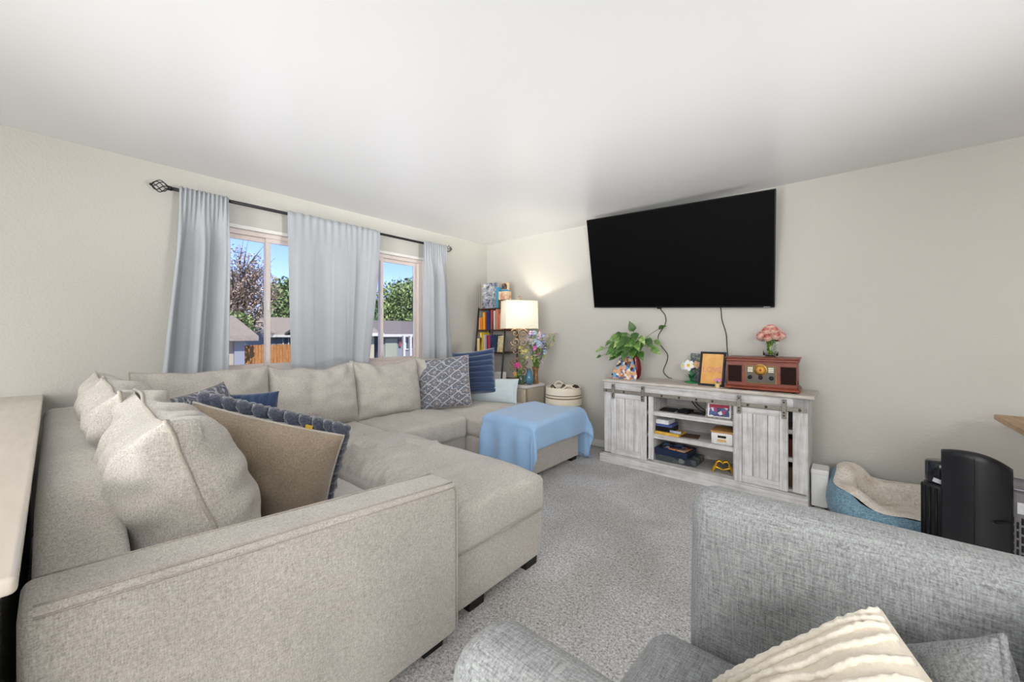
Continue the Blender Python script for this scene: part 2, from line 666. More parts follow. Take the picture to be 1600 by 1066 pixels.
gc = thing('garden_chair', (-15.2, 10.35, -.34), 'blue canvas chair beside the terracotta planter on the porch', 'chair')
MB().rbox((-15.2, 10.35, .10), (.5, .5, .06), .02, 2).build('seat', M_CHAIRB, gc)
MB().rbox((-15.42, 10.35, .42), (.06, .5, .6), .02, 2).build('backrest', M_CHAIRB, gc)
for a in (-.21, .21):
    for b in (-.21, .21): MB().tube([(-15.2 + a, 10.35 + b, -.34), (-15.2 + a, 10.35 + b, .1)], .018, 6).build('leg', M_BARK, gc)
h3 = house('house', 'beige house with a blue framed window beyond the middle curtain', -21, -15, 5.35, 7.05, -1.2, 1.2, 2.0, M_ROOF2, M_BEIGE)
house_window(h3, -15, 6.15, 6.75, .3, .95)
fn = thing('fence', (-20, 2.6, -1.2), 'weathered cedar board fence behind the cream garage', 'fence')
fb = MB()
y = .3
while y < 4.8:
    fb.box(-20.02 + random.uniform(-.01, .01), -19.99, y, y + .135, -1.18, .64 + random.uniform(-.02, .02))
    y += .147
tag(fb.build('boards', M_FENCE, fn), kind='stuff')
for z in (-.8, .3): MB().box(-20.08, -20.02, .3, 4.9, z, z + .09).build('rail', M_FENCE, fn)


def leafmat(name, a, b, c):
    t = NT(name)
    n = t.noise(t.coord(), 2.2, 4, .7)
    return t.set(.8, .1, 0, t.ramp(n, [(.3, a), (.5, b), (.7, c)]))


def tree(label, x, y, zb, blobs, leaf, mat, nleaf, branches=26, seed=1, group=None):
    rnd = random.Random(seed)
    r = thing('tree', (x, y, zb), label, 'tree', group)
    tr = MB()
    top = max(b[2] for b in blobs)
    tr.tube([(x, y, zb), (x + .1, y + .05, zb + (top - zb) * .4), (x, y - .1, top)], [.24, .17, .04], 8)
    for k in range(branches):
        b = rnd.choice(blobs)
        q = Vector((rnd.gauss(0, 1), rnd.gauss(0, 1), rnd.gauss(.3, 1))).normalized()
        e = Vector((b[0] + q.x * b[3] * .9, b[1] + q.y * b[3] * .9, b[2] + q.z * b[4] * .9))
        s = Vector((x, y, lerp(zb + .8, top, rnd.uniform(.2, .8))))
        m = (s + e) / 2 + Vector((0, 0, .25))
        tr.tube([s, m, e], [.07, .045, .012], 5)
        for k2 in range(3):
            e2 = e + Vector((rnd.uniform(-.7, .7), rnd.uniform(-.7, .7), rnd.uniform(-.1, .8)))
            tr.tube([m.lerp(e, .5), e2], [.025, .006], 4)
    tr.build('trunk', M_BARK, r)
    fo = MB()
    for k in range(nleaf):
        b = rnd.choice(blobs)
        q = Vector((rnd.gauss(0, 1), rnd.gauss(0, 1), rnd.gauss(0, 1))).normalized() * (rnd.random() ** .4)
        c = Vector((b[0] + q.x * b[3], b[1] + q.y * b[3], b[2] + q.z * b[4]))
        a = Vector((rnd.gauss(0, 1), rnd.gauss(0, 1), rnd.gauss(0, 1))).normalized()
        o = a.orthogonal().normalized()
        w = leaf * rnd.uniform(.6, 1.3)
        fo.add([c - a * w, c + o * w * .5, c + a * w, c - o * w * .5], [(0, 1, 2, 3)], 0, False)
    tag(fo.build('foliage', mat, r), kind='stuff')


L_PINK = leafmat('faded_blossom', rgb(110, 98, 94), rgb(146, 132, 126), rgb(176, 164, 156))
L_GRN = leafmat('green_leaves', rgb(66, 86, 54), rgb(108, 128, 80), rgb(156, 168, 120))
L_DK = leafmat('dark_green_leaves', rgb(58, 80, 58), rgb(86, 112, 80), rgb(120, 142, 106))
tree('half bare tree with faded pinkish blossom behind the garage', -21.6, 2.6, -1.2,
     [(-21.6, 2.6, 4.3, 1.6, 1.9), (-21.6, 1.6, 3.4, 1.3, 1.6), (-21.8, 3.6, 3.6, 1.3, 1.7), (-21.6, 2.4, 2.2, 1.8, 1.3)], .075, L_PINK, 6500, 90, 3)
tree('leafy yellow green tree left of the middle curtain', -34.5, 9.9, -1.2,
     [(-34.5, 9.6, 4.6, 1.4, 1.8), (-34.5, 10.6, 3.2, 1.8, 1.5), (-34.5, 8.8, 2.9, 1.4, 1.3)], .19, L_GRN, 3200, 18, 5)
tree('low olive green bush tree behind the garage roof', -19.0, 1.2, -1.2,
     [(-19, .6, 1.7, 1.2, .8), (-19, 1.8, 1.6, 1.0, .8)], .12, L_GRN, 1800, 10, 9)
tree('large light green tree above the grey roofed house', -27.5, 16.5, -1.2,
     [(-27.5, 16.6, 4.2, 2.1, 2.0), (-27.5, 18.6, 4.6, 1.8, 2.1), (-27.5, 15.2, 3.0, 1.6, 1.4), (-27.5, 18.0, 2.6, 2.2, 1.2)], .17, L_GRN, 7000, 30, 6)
tree('dark green tree behind the beige house', -25.3, 11.6, -1.2,
     [(-25.3, 11.4, 2.9, .9, 1.1), (-25.3, 12.4, 2.7, .8, 1.0), (-25.3, 10.8, 2.4, .8, .9)], .20, L_DK, 3200, 14, 8)

# ------------------------------------------------------------------ curtains
M_CURT = fabric('curtain_cloth', rgb(156, 160, 164), rgb(182, 186, 190), 420, .25, .15, .04, .1, .4, .001)
M_IRON = plain('black_iron', (.012, .012, .014), .45, .4)
rod = thing('curtain_rod', (.095, -2.07, 2.247), 'black iron curtain rod with twisted cage finials', 'curtain rod')
MB().tube([(.095, -3.30, 2.247), (.095, -.83, 2.247)], .0125, 10).build('pole', M_IRON, rod)
for (y, s) in ((-3.30, -1), (-.83, 1)):
    f = MB()
    f.tube([(.095, y, 2.247), (.095, y + s * .02, 2.247)], .016, 10)
    f.ball((.095, y + s * .108, 2.247), .010, 8, 6)
    for k in range(6):
        path = []
        for i in range(13):
            t = i / 12
            r = .006 + .034 * math.sin(PI * t) ** .9
            a = 2 * PI * k / 6 + 1.3 * PI * t * .6
            path.append((.095 + r * math.cos(a), y + s * (.018 + .088 * t), 2.247 + r * math.sin(a)))
        f.tube(path, .0032, 5)
    f.build('finial', M_IRON, rod)
for y in (-3.2, -2.09, -.95):
    MB().box(.0, .006, y - .012, y + .012, 2.20, 2.28).tube([(.004, y, 2.235), (.07, y, 2.230), (.09, y, 2.232)], .006, 6).build('bracket', M_IRON, rod)


def curtain(label, yt, yb, folds, amp, zb, seed, gather=.006):
    cu = MB()
    rnd = random.Random(seed)
    ph = [rnd.uniform(0, 6.28) for _ in range(4)]
    W = yt[1] - yt[0]

    def fn(u, v):
        z = lerp(2.268, zb, v)
        g = smooth(v / .25)
        uu = u + .03 * math.sin(2 * PI * u * 2 + ph[0]) * g + .018 * math.sin(5 * v + ph[1] + 6 * u) * g
        y = lerp(lerp(yt[0], yt[1], u), lerp(yb[0], yb[1], u), smooth(v) * .6 + v * .4)
        w = 2 * PI * folds
        big = math.sin(w * uu + ph[2] + .5 * math.sin(2.2 * v + ph[3]))
        big = math.copysign(abs(big) ** .6, big)
        x = .116 + amp * g * (big * .5 + .5) + .14 * amp * g * math.sin(w * 2.3 * uu + ph[1])
        fine = gather * (1 - smooth(v / .16)) * math.sin(2 * PI * folds * 5 * u + ph[0])
        x += fine + gather * .6
        if v < .04: x += .004 * math.sin(v / .04 * PI * 2)
        z += .004 * math.sin(2 * PI * folds * 4 * u) * (1 - smooth(v / .03))
        return Vector((x, y, z))
    cu.grid(fn, 110, 44)
    ym = (yt[0] + yt[1]) / 2
    o = cu.build('curtain', M_CURT, origin=(.116, ym, zb))
    solid(o, .003)
    return tag(o, label, 'curtain', 'pale blue grey curtains on the black rod')


curtain('pale blue grey curtain at the left end of the rod, gathered in deep folds', (-3.26, -2.97), (-3.40, -2.99), 2.2, .060, .30, 2, .009)
curtain('wide flat pale curtain hanging between the windows, left half', (-2.552, -2.035), (-2.515, -2.03), 1.6, .012, .30, 5, .003)
curtain('pale curtain hanging between the windows, right half flaring at the hem', (-2.045, -1.684), (-2.04, -1.865), 1.3, .018, .30, 9, .003)
curtain('narrow pale curtain at the corner end of the rod', (-1.148, -.815), (-1.16, -.74), 2.2, .050, .30, 13, .009)

# ------------------------------------------------------------------ sofa
M_SOFA = fabric('oatmeal_chenille', rgb(149, 142, 133), rgb(217, 213, 206), 330, .22, .5, .10, .25, .55, .004)
M_SEAM = fabric('oatmeal_piping', rgb(146, 138, 127), rgb(196, 190, 180), 330, .3, .4, .1, .2, .5, .002)
M_FOOT = plain('black_foot', (.010, .009, .009), .5, .3)
sofa = thing('sectional_sofa', (1.2, -2.1, 0), 'large oatmeal chenille U-shaped sectional sofa under the windows', 'sofa')


def sp(nm, mb, m=None): return mb.build(nm, m or M_SOFA, sofa)


def fz(amp, f, seed=0):
    def fn(p, q):
        d = nz(p.x * f + seed, p.y * f, p.z * f) * amp
        return p + Vector((d, d, d * .6))
    return fn


# frames and bases
sp('base', MB().rbox((.63, -2.42, .149), (.70, 2.24, .222), .02, 6))
sp('base', MB().rbox((1.07, -.915, .149), (1.36, .77, .222), .02, 6))
sp('base', MB().rbox((1.33, -3.30, .149), (2.08, .96, .222), .02, 6))
sp('back_frame', MB().rbox((.268, -2.20, .42), (.13, 3.36, .74), .04, 8))


def slope_end(p, q):
    x = p.x + 1.36
    if p.z > 0:
        p.z -= smooth((x - 2.02) / .34) * .125 * (p.z / .37)
    return p


sp('back_frame', MB().rbox((1.36, -3.795, .42), (2.06, .165, .74), .045, 10, fn=slope_end, nn=(34, 4, 8)))


def arm_fn(p, q):
    u = (q[1] + 1) / 2                        # 0 rear .. 1 front
    if p.z > 0: p.z += (lerp(.040, -.030, u)) * (p.z / .32)
    p.x += nz(p.y * 2.2, p.z * 2.2, 3) * .006
    return p


arm = sp('arm', MB().rbox((2.463, -3.345, .349), (.168, 1.09, .622), .022, 14, puff=(.010, 0, 0), fn=arm_fn, nn=(4, 24, 14)))


def atop(y): return .355 + .305 + lerp(.040, -.030, (y + 3.89) / 1.09) * (.305 / .32)


for dx in (.068, -.070):
    MB().tube([(2.463 + dx, y, atop(y) + (.0005)) for y in [-3.87 + i * .0525 for i in range(21)]], .0030, 6).build('piping', M_SEAM, arm)
MB().tube([(2.548, y, atop(y) - .016) for y in [-3.87 + i * .0525 for i in range(21)]] + [(2.546, -2.806, z) for z in (.58, .4, .2, .07)], .0028, 6).build('piping', M_SEAM, arm)


def feet(pts):
    for (x, y) in pts: sp('foot', MB().prism([(-.030, .045), (.030, .045), (.025, 0), (-.025, 0)], -.045, .045, M=Matrix.Translation((x, y, 0))), M_FOOT)


feet([(2.49, -2.90), (2.49, -3.8), (2.44, -2.62), (2.44, -2.22), (1.70, -.58), (1.70, -1.2), (.4, -.6), (.4, -3.7), (1.22, -2.22)])


# seats
def seat_fn(amp=.010, sag=.0):
    def fn(p, q):
        if q[2] > .2:
            p.z += nz(p.x * 5, p.y * 5, 1) * amp + nz(p.x * 13, p.y * 13, 4) * amp * .35
        return p
    return fn


def crease_fn(rear_x):
    def fn(p, q):
        if q[2] > .2:
            e = smooth((-.2 - q[0]) / .8)
            p.z += e * .018 * math.sin(q[1] * 17 + 3 * nz(p.y * 4, p.x * 4)) + nz(p.x * 6, p.y * 6, 1) * .008
            p.z -= .012 * smooth((q[0] - .6) / .4)
        return p
    return fn


for (a, b, dz) in ((-3.56, -2.80, 0), (-2.80, -2.125, 0), (-2.125, -1.325, 0)):
    sp('seat_cushion', MB().rbox((.68, (a + b) / 2, .358), (.70, b - a - .004, .206), .035, 12, puff=(.012, 0, .018), fn=crease_fn(0), nn=(18, 22, 4)))
sp('seat_cushion', MB().rbox((1.73, -3.27, .345), (1.29, .90, .20), .04, 10, puff=(0, .01, .015), fn=seat_fn(.008), nn=(16, 14, 4)))


def chaise_fn(p, q):
    if q[2] > 0:
        p.z += nz(p.x * 3, p.y * 3, 2) * .010
        p.z -= .03 * smooth((q[1] * -1 - .75) / .25) * .5 + .02 * smooth((q[0] - .8) / .2)
    return p


sp('chaise_cushion', MB().rbox((1.07, -.908, .36), (1.42, .80, .215), .055, 12, puff=(.012, .012, .018), fn=chaise_fn, nn=(18, 14, 5)))


# the pull-out bed section, gathered where it meets the seat
def pull_fn(p, q):
    x, y = p.x, p.y
    wz = smooth((q[2] - .1) / .7)
    if wz > 0:
        d = (q[1] + 1) / 2                        # 0 at the gathered rear edge .. 1 front
        wob = nz(x * 3, y * 2.4, 7)
        e1 = (1 - smooth(d / .42)) * smooth(d / .03)
        e2 = (1 - smooth((d - .05) / .80)) * smooth(d / .06)
        s1 = x * 118 + 9 * wob + y * 16
        s2 = x * 47 + 7 * wob + y * 9 + 4 * nz(x * 1.6, y * 3.2, 2)
        z = e1 * .018 * (1 - abs(math.sin(s1 * .5))) * 1.6 * (.6 + .8 * abs(nz(x * 5, 3, 1)))
        z += e2 * .046 * (1 - abs(math.sin(s2 * .5)) ** .8) * (.5 + 1.1 * abs(nz(x * 2.2 + 4, y * 1.5, 5)))
        ff = nz(x * 1.6 + y * 4.4, y * 1.2 - x * 3.2, 11)
        z += max(0, 1 - abs(ff) * 5) * .028 * smooth((.35 - q[0]) / .5) * smooth((1 - abs(q[1])) / .3)
        z += nz(x * 4, y * 4, 3) * .008
        z -= .022 * smooth((q[0] - .55) / .45) ** 2 + .016 * smooth((q[1] - .7) / .3)
        z -= (1 - smooth(d / .14)) * .045
        p.z += z * wz
    p.x += nz(p.y * 3, p.z * 3, 5) * .005
    return p


pb = sp('pull_out_bed', MB().rbox((1.805, -2.465, .392), (1.375, .665, .215), .03, 10, puff=(.006, .006, .014), fn=pull_fn, nn=(300, 60, 5)))
MB().rbox((1.805, -2.455, .168), (1.345, .635, .256), .018, 8, fn=fz(.006, 3), nn=(14, 8, 6)).build('drawer_base', M_SOFA, pb)
MB().tube([(2.4965 + .002 * math.sin(y * 30), y, .287 + .003 * math.sin(y * 11)) for y in [-2.78 + i * .031 for i in range(21)]], .004, 6).build('piping', M_SEAM, pb)



def pillow_frame(c, ex, ez):
    ex = Vector(ex).normalized()
    ez = Vector(ez)
    ez = (ez - ex * ez.dot(ex)).normalized()
    en = ex.cross(ez).normalized()
    M = Matrix((ex, -en, ez)).transposed().to_4x4()
    M.translation = Vector(c)
    return M                                   # local x right, -y towards the viewer, z up


# knife-edged back cushions, one piped seam round each
def back_cushion(c, ex, ez, W, H, Tf, Tb, seed=0, dip=.03, wr=1.0, n=40):
    M = pillow_frame(c, ex, ez)

    def surf(side):
        def fn(a, b):
            u, v = a * 2 - 1, b * 2 - 1
            u = math.sin(u * PI / 2) * .6 + u * .4
            v = math.sin(v * PI / 2) * .6 + v * .4
            x = W / 2 * u * (1 - .035 * (1 - v * v))
            z = H / 2 * v * (1 - .02 * (1 - u * u))
            top = smooth((v + .1) / 1.1)
            z -= dip * top * (1 - abs(u) ** 2.2) * (1 + .6 * nz(u * 2 + seed, 1))
            bulge = ((1 - abs(u) ** 3.2) * (1 - abs(v) ** 2.6))
            th = (Tf if side > 0 else Tb) * max(0, bulge) ** .46
            # low heavy belly
            th *= 1 + .16 * (-v) * (1 - abs(u))
            e = smooth((v - .15) / .8) * min(1, (1 - v) * 9 + .15)
            s = u * 13 + seed * 3 + 2.5 * nz(u * 2.5 + seed, v * 2)
            th += wr * .012 * e * math.sin(s) * min(1, th / .03)
            e2 = smooth((abs(u) - .55) / .4) * min(1, (1 - abs(u)) * 9)
            th += wr * .005 * e2 * math.sin(v * 16 + seed)
            th += nz(u * 3 + seed * 5, v * 3, side) * .016 * min(1, th / .05)
            y0 = .010 * nz(u * 3 + seed, v * 3, 9)
            return M @ Vector((x, y0 - side * th, z))
        return fn
    mb = MB().grid(surf(1), n, n)
    mb.grid(surf(-1), n, n, flip=True)
    o = sp('back_cushion', mb)
    f = surf(1)
    path = []
    for (a0, b0, a1, b1) in ((0, 0, 1, 0), (1, 0, 1, 1), (1, 1, 0, 1), (0, 1, 0, 0)):
        for i in range(22): path.append(f(lerp(a0, a1, i / 22), lerp(b0, b1, i / 22)))
    MB().tube(path, .0065, 6, closed=True).build('piping', M_SEAM, o)
    return o


T = math.radians
t12 = math.tan(T(12))
for (y, W, dip, sd) in ((-3.16, .76, .02, 1), (-2.455, .70, .05, 2), (-1.785, .68, .05, 3), (-1.11, .68, .03, 4)):
    back_cushion((.415, y, .715), (0.02, 1, 0), (-t12, 0, 1), W, .54, .135, .13, sd, dip)
back_cushion((1.93, -3.55, .715), (-1, .02, .02), (0, -.33, 1), .76, .58, .165, .20, 5, .05, 2.3)
back_cushion((1.25, -3.60, .735), (-1, .0, .01), (0, -.30, 1), .70, .56, .18, .15, 6, .05, 2.3)
back_cushion((.68, -3.615, .735), (-1, 0, 0), (0, -.27, 1), .52, .55, .15, .14, 7, .03)

# ------------------------------------------------------------------ throw pillows


def pillow_surf(W, H, T_, pinch, ex_, side, mod=None, sag=0.0, seed=0):
    def fn(a, b):
        u, v = a * 2 - 1, b * 2 - 1
        u = math.sin(u * PI / 2) * .55 + u * .45
        v = math.sin(v * PI / 2) * .55 + v * .45
        x = W / 2 * u * (1 - pinch * (1 - v * v))
        z = H / 2 * v * (1 - pinch * (1 - u * u))
        th = T_ / 2 * max(0, (1 - u * u) * (1 - v * v)) ** ex_
        th += nz(u * 2.3 + seed, v * 2.3, side) * .05 * T_ * (1 - u * u) * (1 - v * v) ** .5
        if mod: th = mod(u, v, th)
        if sag: z -= sag * (1 - v) * (u * u) * H * .2
        return Vector((x, -side * th, z))
    return fn


def pillow(label, c, ex, ez, W, H, T_, mat, back=None, pinch=.06, ex_=.42, mod=None, n=26, seed=0, piping=None, group=None, cat='pillow', name='throw_pillow'):
    M = pillow_frame(c, ex, ez)
    r = thing(name, c, label, cat, group)

    def make(side, md): 
        f = pillow_surf(W, H, T_, pinch, ex_, side, md, 0, seed)
        return (lambda a, b: M @ f(a, b))
    if back is None:
        mb = MB().grid(make(1, mod), n, n)
        mb.grid(make(-1, mod), n, n, flip=True)
        mb.build('cover', mat, r)
    else:
        MB().grid(make(1, mod), n, n).build('front_panel', mat, r)
        MB().grid(make(-1, None), n, n, flip=True).build('back_panel', back, r)
    if piping:
        f = pillow_surf(W, H, T_, pinch, ex_, 1, None, 0, seed)
        path = []
        k = 14
        for (a0, b0, a1, b1) in ((0, 0, 1, 0), (1, 0, 1, 1), (1, 1, 0, 1), (0, 1, 0, 0)):
            for i in range(k): path.append(M @ f(lerp(a0, a1, i / k), lerp(b0, b1, i / k)))
        MB().tube(path, .005, 6, closed=True).build('piping', piping, r)
    return r, M


def ikat_mat(name, c_bg, c_dk, c_br, c_lt, sx=9.0, sz=9.0):
    """diamond lattice with ringed centres, woven look"""
    t = NT(name)
    tc_ = t.n('ShaderNodeTexCoord')
    se = t.n('ShaderNodeSeparateXYZ')
    uvn = t.n('ShaderNodeUVMap')
    t.l(uvn.outputs[0], se.inputs[0])
    jx = t.noise(t.coord((1, 1, 1)), 30, 2)
    x = t.math('ADD', t.math('MULTIPLY', se.outputs[0], sx), t.math('MULTIPLY', t.math('SUBTRACT', jx, .5), .5))
    y = t.math('ADD', t.math('MULTIPLY', se.outputs[1], sz), t.math('MULTIPLY', t.math('SUBTRACT', jx, .5), .3))
    a = t.math('ADD', x, y)
    b = t.math('SUBTRACT', x, y)
    fa = t.math('ABSOLUTE', t.math('SUBTRACT', t.math('FRACT', a), .5))
    fb_ = t.math('ABSOLUTE', t.math('SUBTRACT', t.math('FRACT', b), .5))
    m = t.math('MAXIMUM', fa, fb_)            # 0 centre .. .5 lattice line
    alt = t.math('FRACT', t.math('MULTIPLY', t.math('ADD', t.math('FLOOR', a), t.math('MULTIPLY', t.math('FLOOR', b), 1.0)), .5))
    ring = t.mix(t.math('GREATER_THAN', alt, .25), c_br, c_dk)
    r1 = t.ramp(m, [(0, (0, 0, 0)), (.09, (0, 0, 0)), (.12, (1, 1, 1)), (.20, (1, 1, 1)), (.23, (0, 0, 0))])
    inner = t.mix(r1, c_lt, ring)
    base = t.mix(t.ramp(m, [(.225, (0, 0, 0)), (.25, (1, 1, 1)), (1.0, (1, 1, 1))]), inner, c_bg)
    col = t.mix(t.ramp(m, [(.42, (0, 0, 0)), (.45, (1, 1, 1))]), base, c_lt)
    sp_ = t.noise(t.coord((1, 1, .2)), 300, 2)
    col = t.mix(.35, col, t.ramp(sp_, [(.4, c_dk), (.6, c_lt)]))
    t.bump(sp_, .3, .003)
    return t.set(.9, .1, 0, col)


def add_uv(o, M):
    me = o.data
    uv = me.uv_layers.new(name='UVMap')
    Mi = M.inverted()
    org = ORG[o.name]
    for lp in me.loops:
        p = Mi @ (me.vertices[lp.vertex_index].co + org)
        uv.data[lp.index].uv = (p.x, p.z)


IK_BG, IK_DK, IK_BR, IK_LT = rgb(84, 90, 104), rgb(48, 60, 80), rgb(112, 92, 80), rgb(188, 187, 190)
M_IKAT = ikat_mat('ikat_weave', IK_BG, IK_DK, IK_BR, IK_LT, 6.6, 9.6)
M_IKAT2 = ikat_mat('ikat_weave_left', IK_BG, IK_DK, rgb(150, 130, 110), IK_LT, 7, 8)
M_NAVY = fabric('navy_plush', rgb(28, 44, 74), rgb(66, 88, 124), 240, .6, .5, .1, .6, .5, .004)
M_PALE = fabric('pale_blue_linen', rgb(176, 190, 196), rgb(212, 221, 224), 300, .2, .4, .04, .2, .5, .003)
M_TAN = fabric('taupe_velvet', rgb(122, 108, 92), rgb(164, 149, 130), 200, .4, .5, .14, .5, .5, .004)
M_KNIT = fabric('charcoal_chenille_knit', rgb(34, 37, 48), rgb(78, 84, 100), 130, .8, 1.0, .1, .6, .6, .008)
M_CRM = fabric('cream_cotton', rgb(222, 210, 190), rgb(240, 231, 215), 220, .4, .3, .04, .2, .4, .003)
M_CRMT = fabric('cream_tufting', rgb(226, 216, 198), rgb(244, 238, 226), 120, .8, .6, .03, .3, .5, .006)

# large ikat pillow in the corner of the chaise
r, M = pillow('large square ikat pillow in blue grey and brown diamonds at the corner of the chaise', (.60, -1.255, .722), (.76, .65, .10), (-.22, .10, .95), .54, .52, .17, M_IKAT, pinch=.05, seed=2, piping=M_SEAM)
for ch in r.children: add_uv(ch, M)


def ribs(n, amp, T_, axis=1):
    def mod(u, v, th):
        w = (v if axis == 1 else u)
        k = abs(math.sin((w * .5 + .5) * PI * n)) ** .7
        edge = min(1, max(0, th / (T_ * .2)))
        return th + amp * (k - .4) * edge
    return mod


pillow('navy blue ribbed plush pillow between the ikat and pale blue pillows', (.575, -.80, .79), (.84, .50, .12), (-.24, .12, .95), .50, .52, .19, M_NAVY, pinch=.09, mod=ribs(8, .034, .16), n=72, seed=4)
pillow('small pale blue rectangular lumbar pillow at the far end of the chaise', (.735, -.70, .595), (.97, .25, .03), (-.18, .22, .93), .66, .27, .13, M_PALE, pinch=.035, seed=6)
r, M = pillow('ikat pillow lying against the cushions behind the taupe pillow', (1.24, -3.31, .715), (-.75, .65, .05), (.02, -.40, .90), .46, .46, .15, M_IKAT2, pinch=.05, seed=8, piping=M_SEAM)
for ch in r.children: add_uv(ch, M)
pillow('dark navy ribbed pillow peeking out behind the taupe braided pillow', (1.08, -3.17, .665), (.55, .83, 0), (-.28, -.2, .9), .42, .44, .15, M_NAVY, pinch=.05, mod=ribs(9, .014, .14, 0), n=60, seed=9)

# taupe pillow whose far face is a chunky charcoal braid
kc, kx, kz = (1.835, -3.275, .640), (.66, .724, -.26), (.02, -.25, .97)
W_, H_, T2 = .60, .48, .25
kp, M = pillow('taupe pillow with a chunky charcoal braided far side, behind the sofa arm', kc, kx, kz, W_, H_, T2, M_TAN, M_KNIT, pinch=.05, ex_=.46, seed=11, piping=M_SEAM)
kb = MB()
f = pillow_surf(W_, H_, T2, .05, .46, -1, None, 0, 11)
rows = 6
for j in range(rows):
    v0 = .07 + .86 * j / (rows - 1)
    if j == rows - 1: v0 = .97
    for i in range(11):
        u0 = .04 + .92 * (i + .5) / 11
        for s_ in (-1, 1):
            p = f(min(.985, max(.015, u0 + s_ * .004)), min(.99, max(.01, v0 + s_ * .030 if j < rows - 1 else v0 - .012 + s_ * .012)))
            a = s_ * .62
            R_ = Matrix.Rotation(a, 4, 'Y')
            kb.ball(M @ (p + Vector((0, .022, .010 if j == rows - 1 else 0))), (1, 1, 1), 8, 6, M=(M.to_3x3().to_4x4() @ R_ @ Matrix.Diagonal((.050, .036, .024, 1))))
for v0 in [.04 + .08 * i for i in range(12)]:
    p = f(.985, v0)
    kb.ball(M @ (p + Vector((.004, .016, 0))), (1, 1, 1), 8, 6, M=(M.to_3x3().to_4x4() @ Matrix.Diagonal((.020, .026, .034, 1))))
kb.build('knit_braid', M_KNIT, kp)
tg = MB().box(-.014, .014, -.002, .002, -.009, .009, M=M @ Matrix.Translation((.155, .0, .243)))
tg.build('label_tag', plain('yellow_tag', rgb(196, 160, 60), .7), kp)

# ------------------------------------------------------------------ blue throw
M_THROW = fabric('sky_blue_throw', rgb(128, 168, 212), rgb(172, 204, 236), 380, .3, .35, .05, .4, .4, .002)
ax, yl, yr, zt = 1.800, -1.322, -.497, .502
LH, RH = .40, .43


def throw(a, b):
    """cloth point: a = distance along the chaise, b = across; drapes over its front end and both sides"""
    A = lerp(1.215 + .03 * math.sin(b * 5), ax + .20, a)
    B = lerp(yl - LH, yr + RH, b)
    A -= .10 * smooth((B - yr + .25) / .3) * (1 - a) * -1 * .3
    over_l = max(0, yl - B)
    over_r = max(0, B - yr)
    over_f = max(0, A - ax)
    x = min(A, ax)
    y = min(max(B, yl), yr)
    z = zt + .010 * math.sin(A * 9 + B * 4) * (1 if over_l + over_r + over_f == 0 else 0) - .004
    # soft shoulder
    for (d, e) in ((yl + .05 - B, 1), (B - yr + .05, 1), (A - ax + .05, 1)):
        if d > 0: z -= .020 * min(1, d / .05) ** 2
    drop = 0
    if over_f and (over_l or over_r):
        o = over_l or over_r
        d = math.hypot(o, over_f)
        th = math.atan2(over_f, o)
        drop = d * .97
        fold = .055 * math.sin(th * 2) * smooth(d / .2) + .012 * math.sin(th * 9) * smooth(d / .15)
        x += math.sin(th) * (.012 + fold)
        y += (-1 if over_l else 1) * math.cos(th) * (.012 + fold)
    elif over_f:
        drop = over_f
        x += .012 + .006 * math.sin(B * 14)
    elif over_l or over_r:
        o = over_l or over_r
        drop = o
        w = .016 * smooth(o / .22) * (math.sin(A * 30 + 1.2) + .5 * math.sin(A * 17)) + .012 + .022 * smooth(o / .15)
        if over_r: w = .010 + .3 * w * smooth((A - 1.62) / .15)
        y += (-1 if over_l else 1) * w
    z -= drop
    return Vector((x, y, max(z, .03)))


bk = thing('throw_blanket', (1.5, -.9, .48), 'sky blue fringed throw draped over the end of the chaise', 'blanket')
o = MB().grid(throw, 60, 110).build('cloth', M_THROW, bk)
solid(o, .006, 1)
fr = MB()
rnd = random.Random(4)
for b in (0.0, 1.0):
    for k in range(70):
        p = throw(k / 69, b)
        q = p + Vector((rnd.uniform(-.012, .012), (-1 if b == 0 else 1) * rnd.uniform(0, .03), -min(.055, p.z - .004)))
        if p.z < .06: q = p + Vector((rnd.uniform(-.02, .02), (-1 if b == 0 else 1) * rnd.uniform(.02, .06), -p.z + .006))
        fr.tube([p, (p + q) / 2 + Vector((rnd.uniform(-.005, .005), 0, 0)), q], .0028, 4)
tag(fr.build('fringe', M_THROW, bk), kind='stuff')

# ------------------------------------------------------------------ armchair
M_TWEED = fabric('grey_tweed', rgb(104, 106, 106), rgb(175, 178, 178), 300, .07, .5, .05, .15, .62, .003)
ac = thing('armchair', (3.70, -3.09, 0), 'light grey tweed armchair in the foreground with tall arms', 'armchair')


def soft(seed, a=.006):
    def fn(p, q):
        d = nz(p.x * 4 + seed, p.y * 4, p.z * 4) * a
        p.y += d
        p.x += d * .5
        return p
    return fn


MB().rbox((3.745, -2.705, .465), (.69, .13, .69), .055, 10, puff=(0, .010, 0), fn=soft(1), nn=(16, 4, 16)).build('arm', M_TWEED, ac)
MB().rbox((3.69, -3.45, .464), (.78, .13, .69), .055, 10, puff=(0, .010, 0), fn=soft(2), nn=(16, 4, 16)).build('arm', M_TWEED, ac)
MB().rbox((4.07, -3.08, .48), (.14, .88, .72), .055, 10, puff=(.01, 0, 0), fn=soft(3)).build('backrest', M_TWEED, ac)
MB().rbox((3.66, -3.08, .345), (.68, .615, .19), .055, 10, puff=(.015, .006, .02), fn=seat_fn(.004), nn=(14, 12, 4)).build('seat_cushion', M_TWEED, ac)
MB().rbox((3.69, -3.08, .19), (.66, .63, .14), .02, 5).build('seat_frame', M_TWEED, ac)
for (x, y) in ((3.42, -2.72), (3.40, -3.44), (4.05, -2.72), (4.05, -3.44)):
    MB().lathe([(.016, 0), (.024, .12)], (x, y, 0), 10).build('leg', M_FOOT, ac)

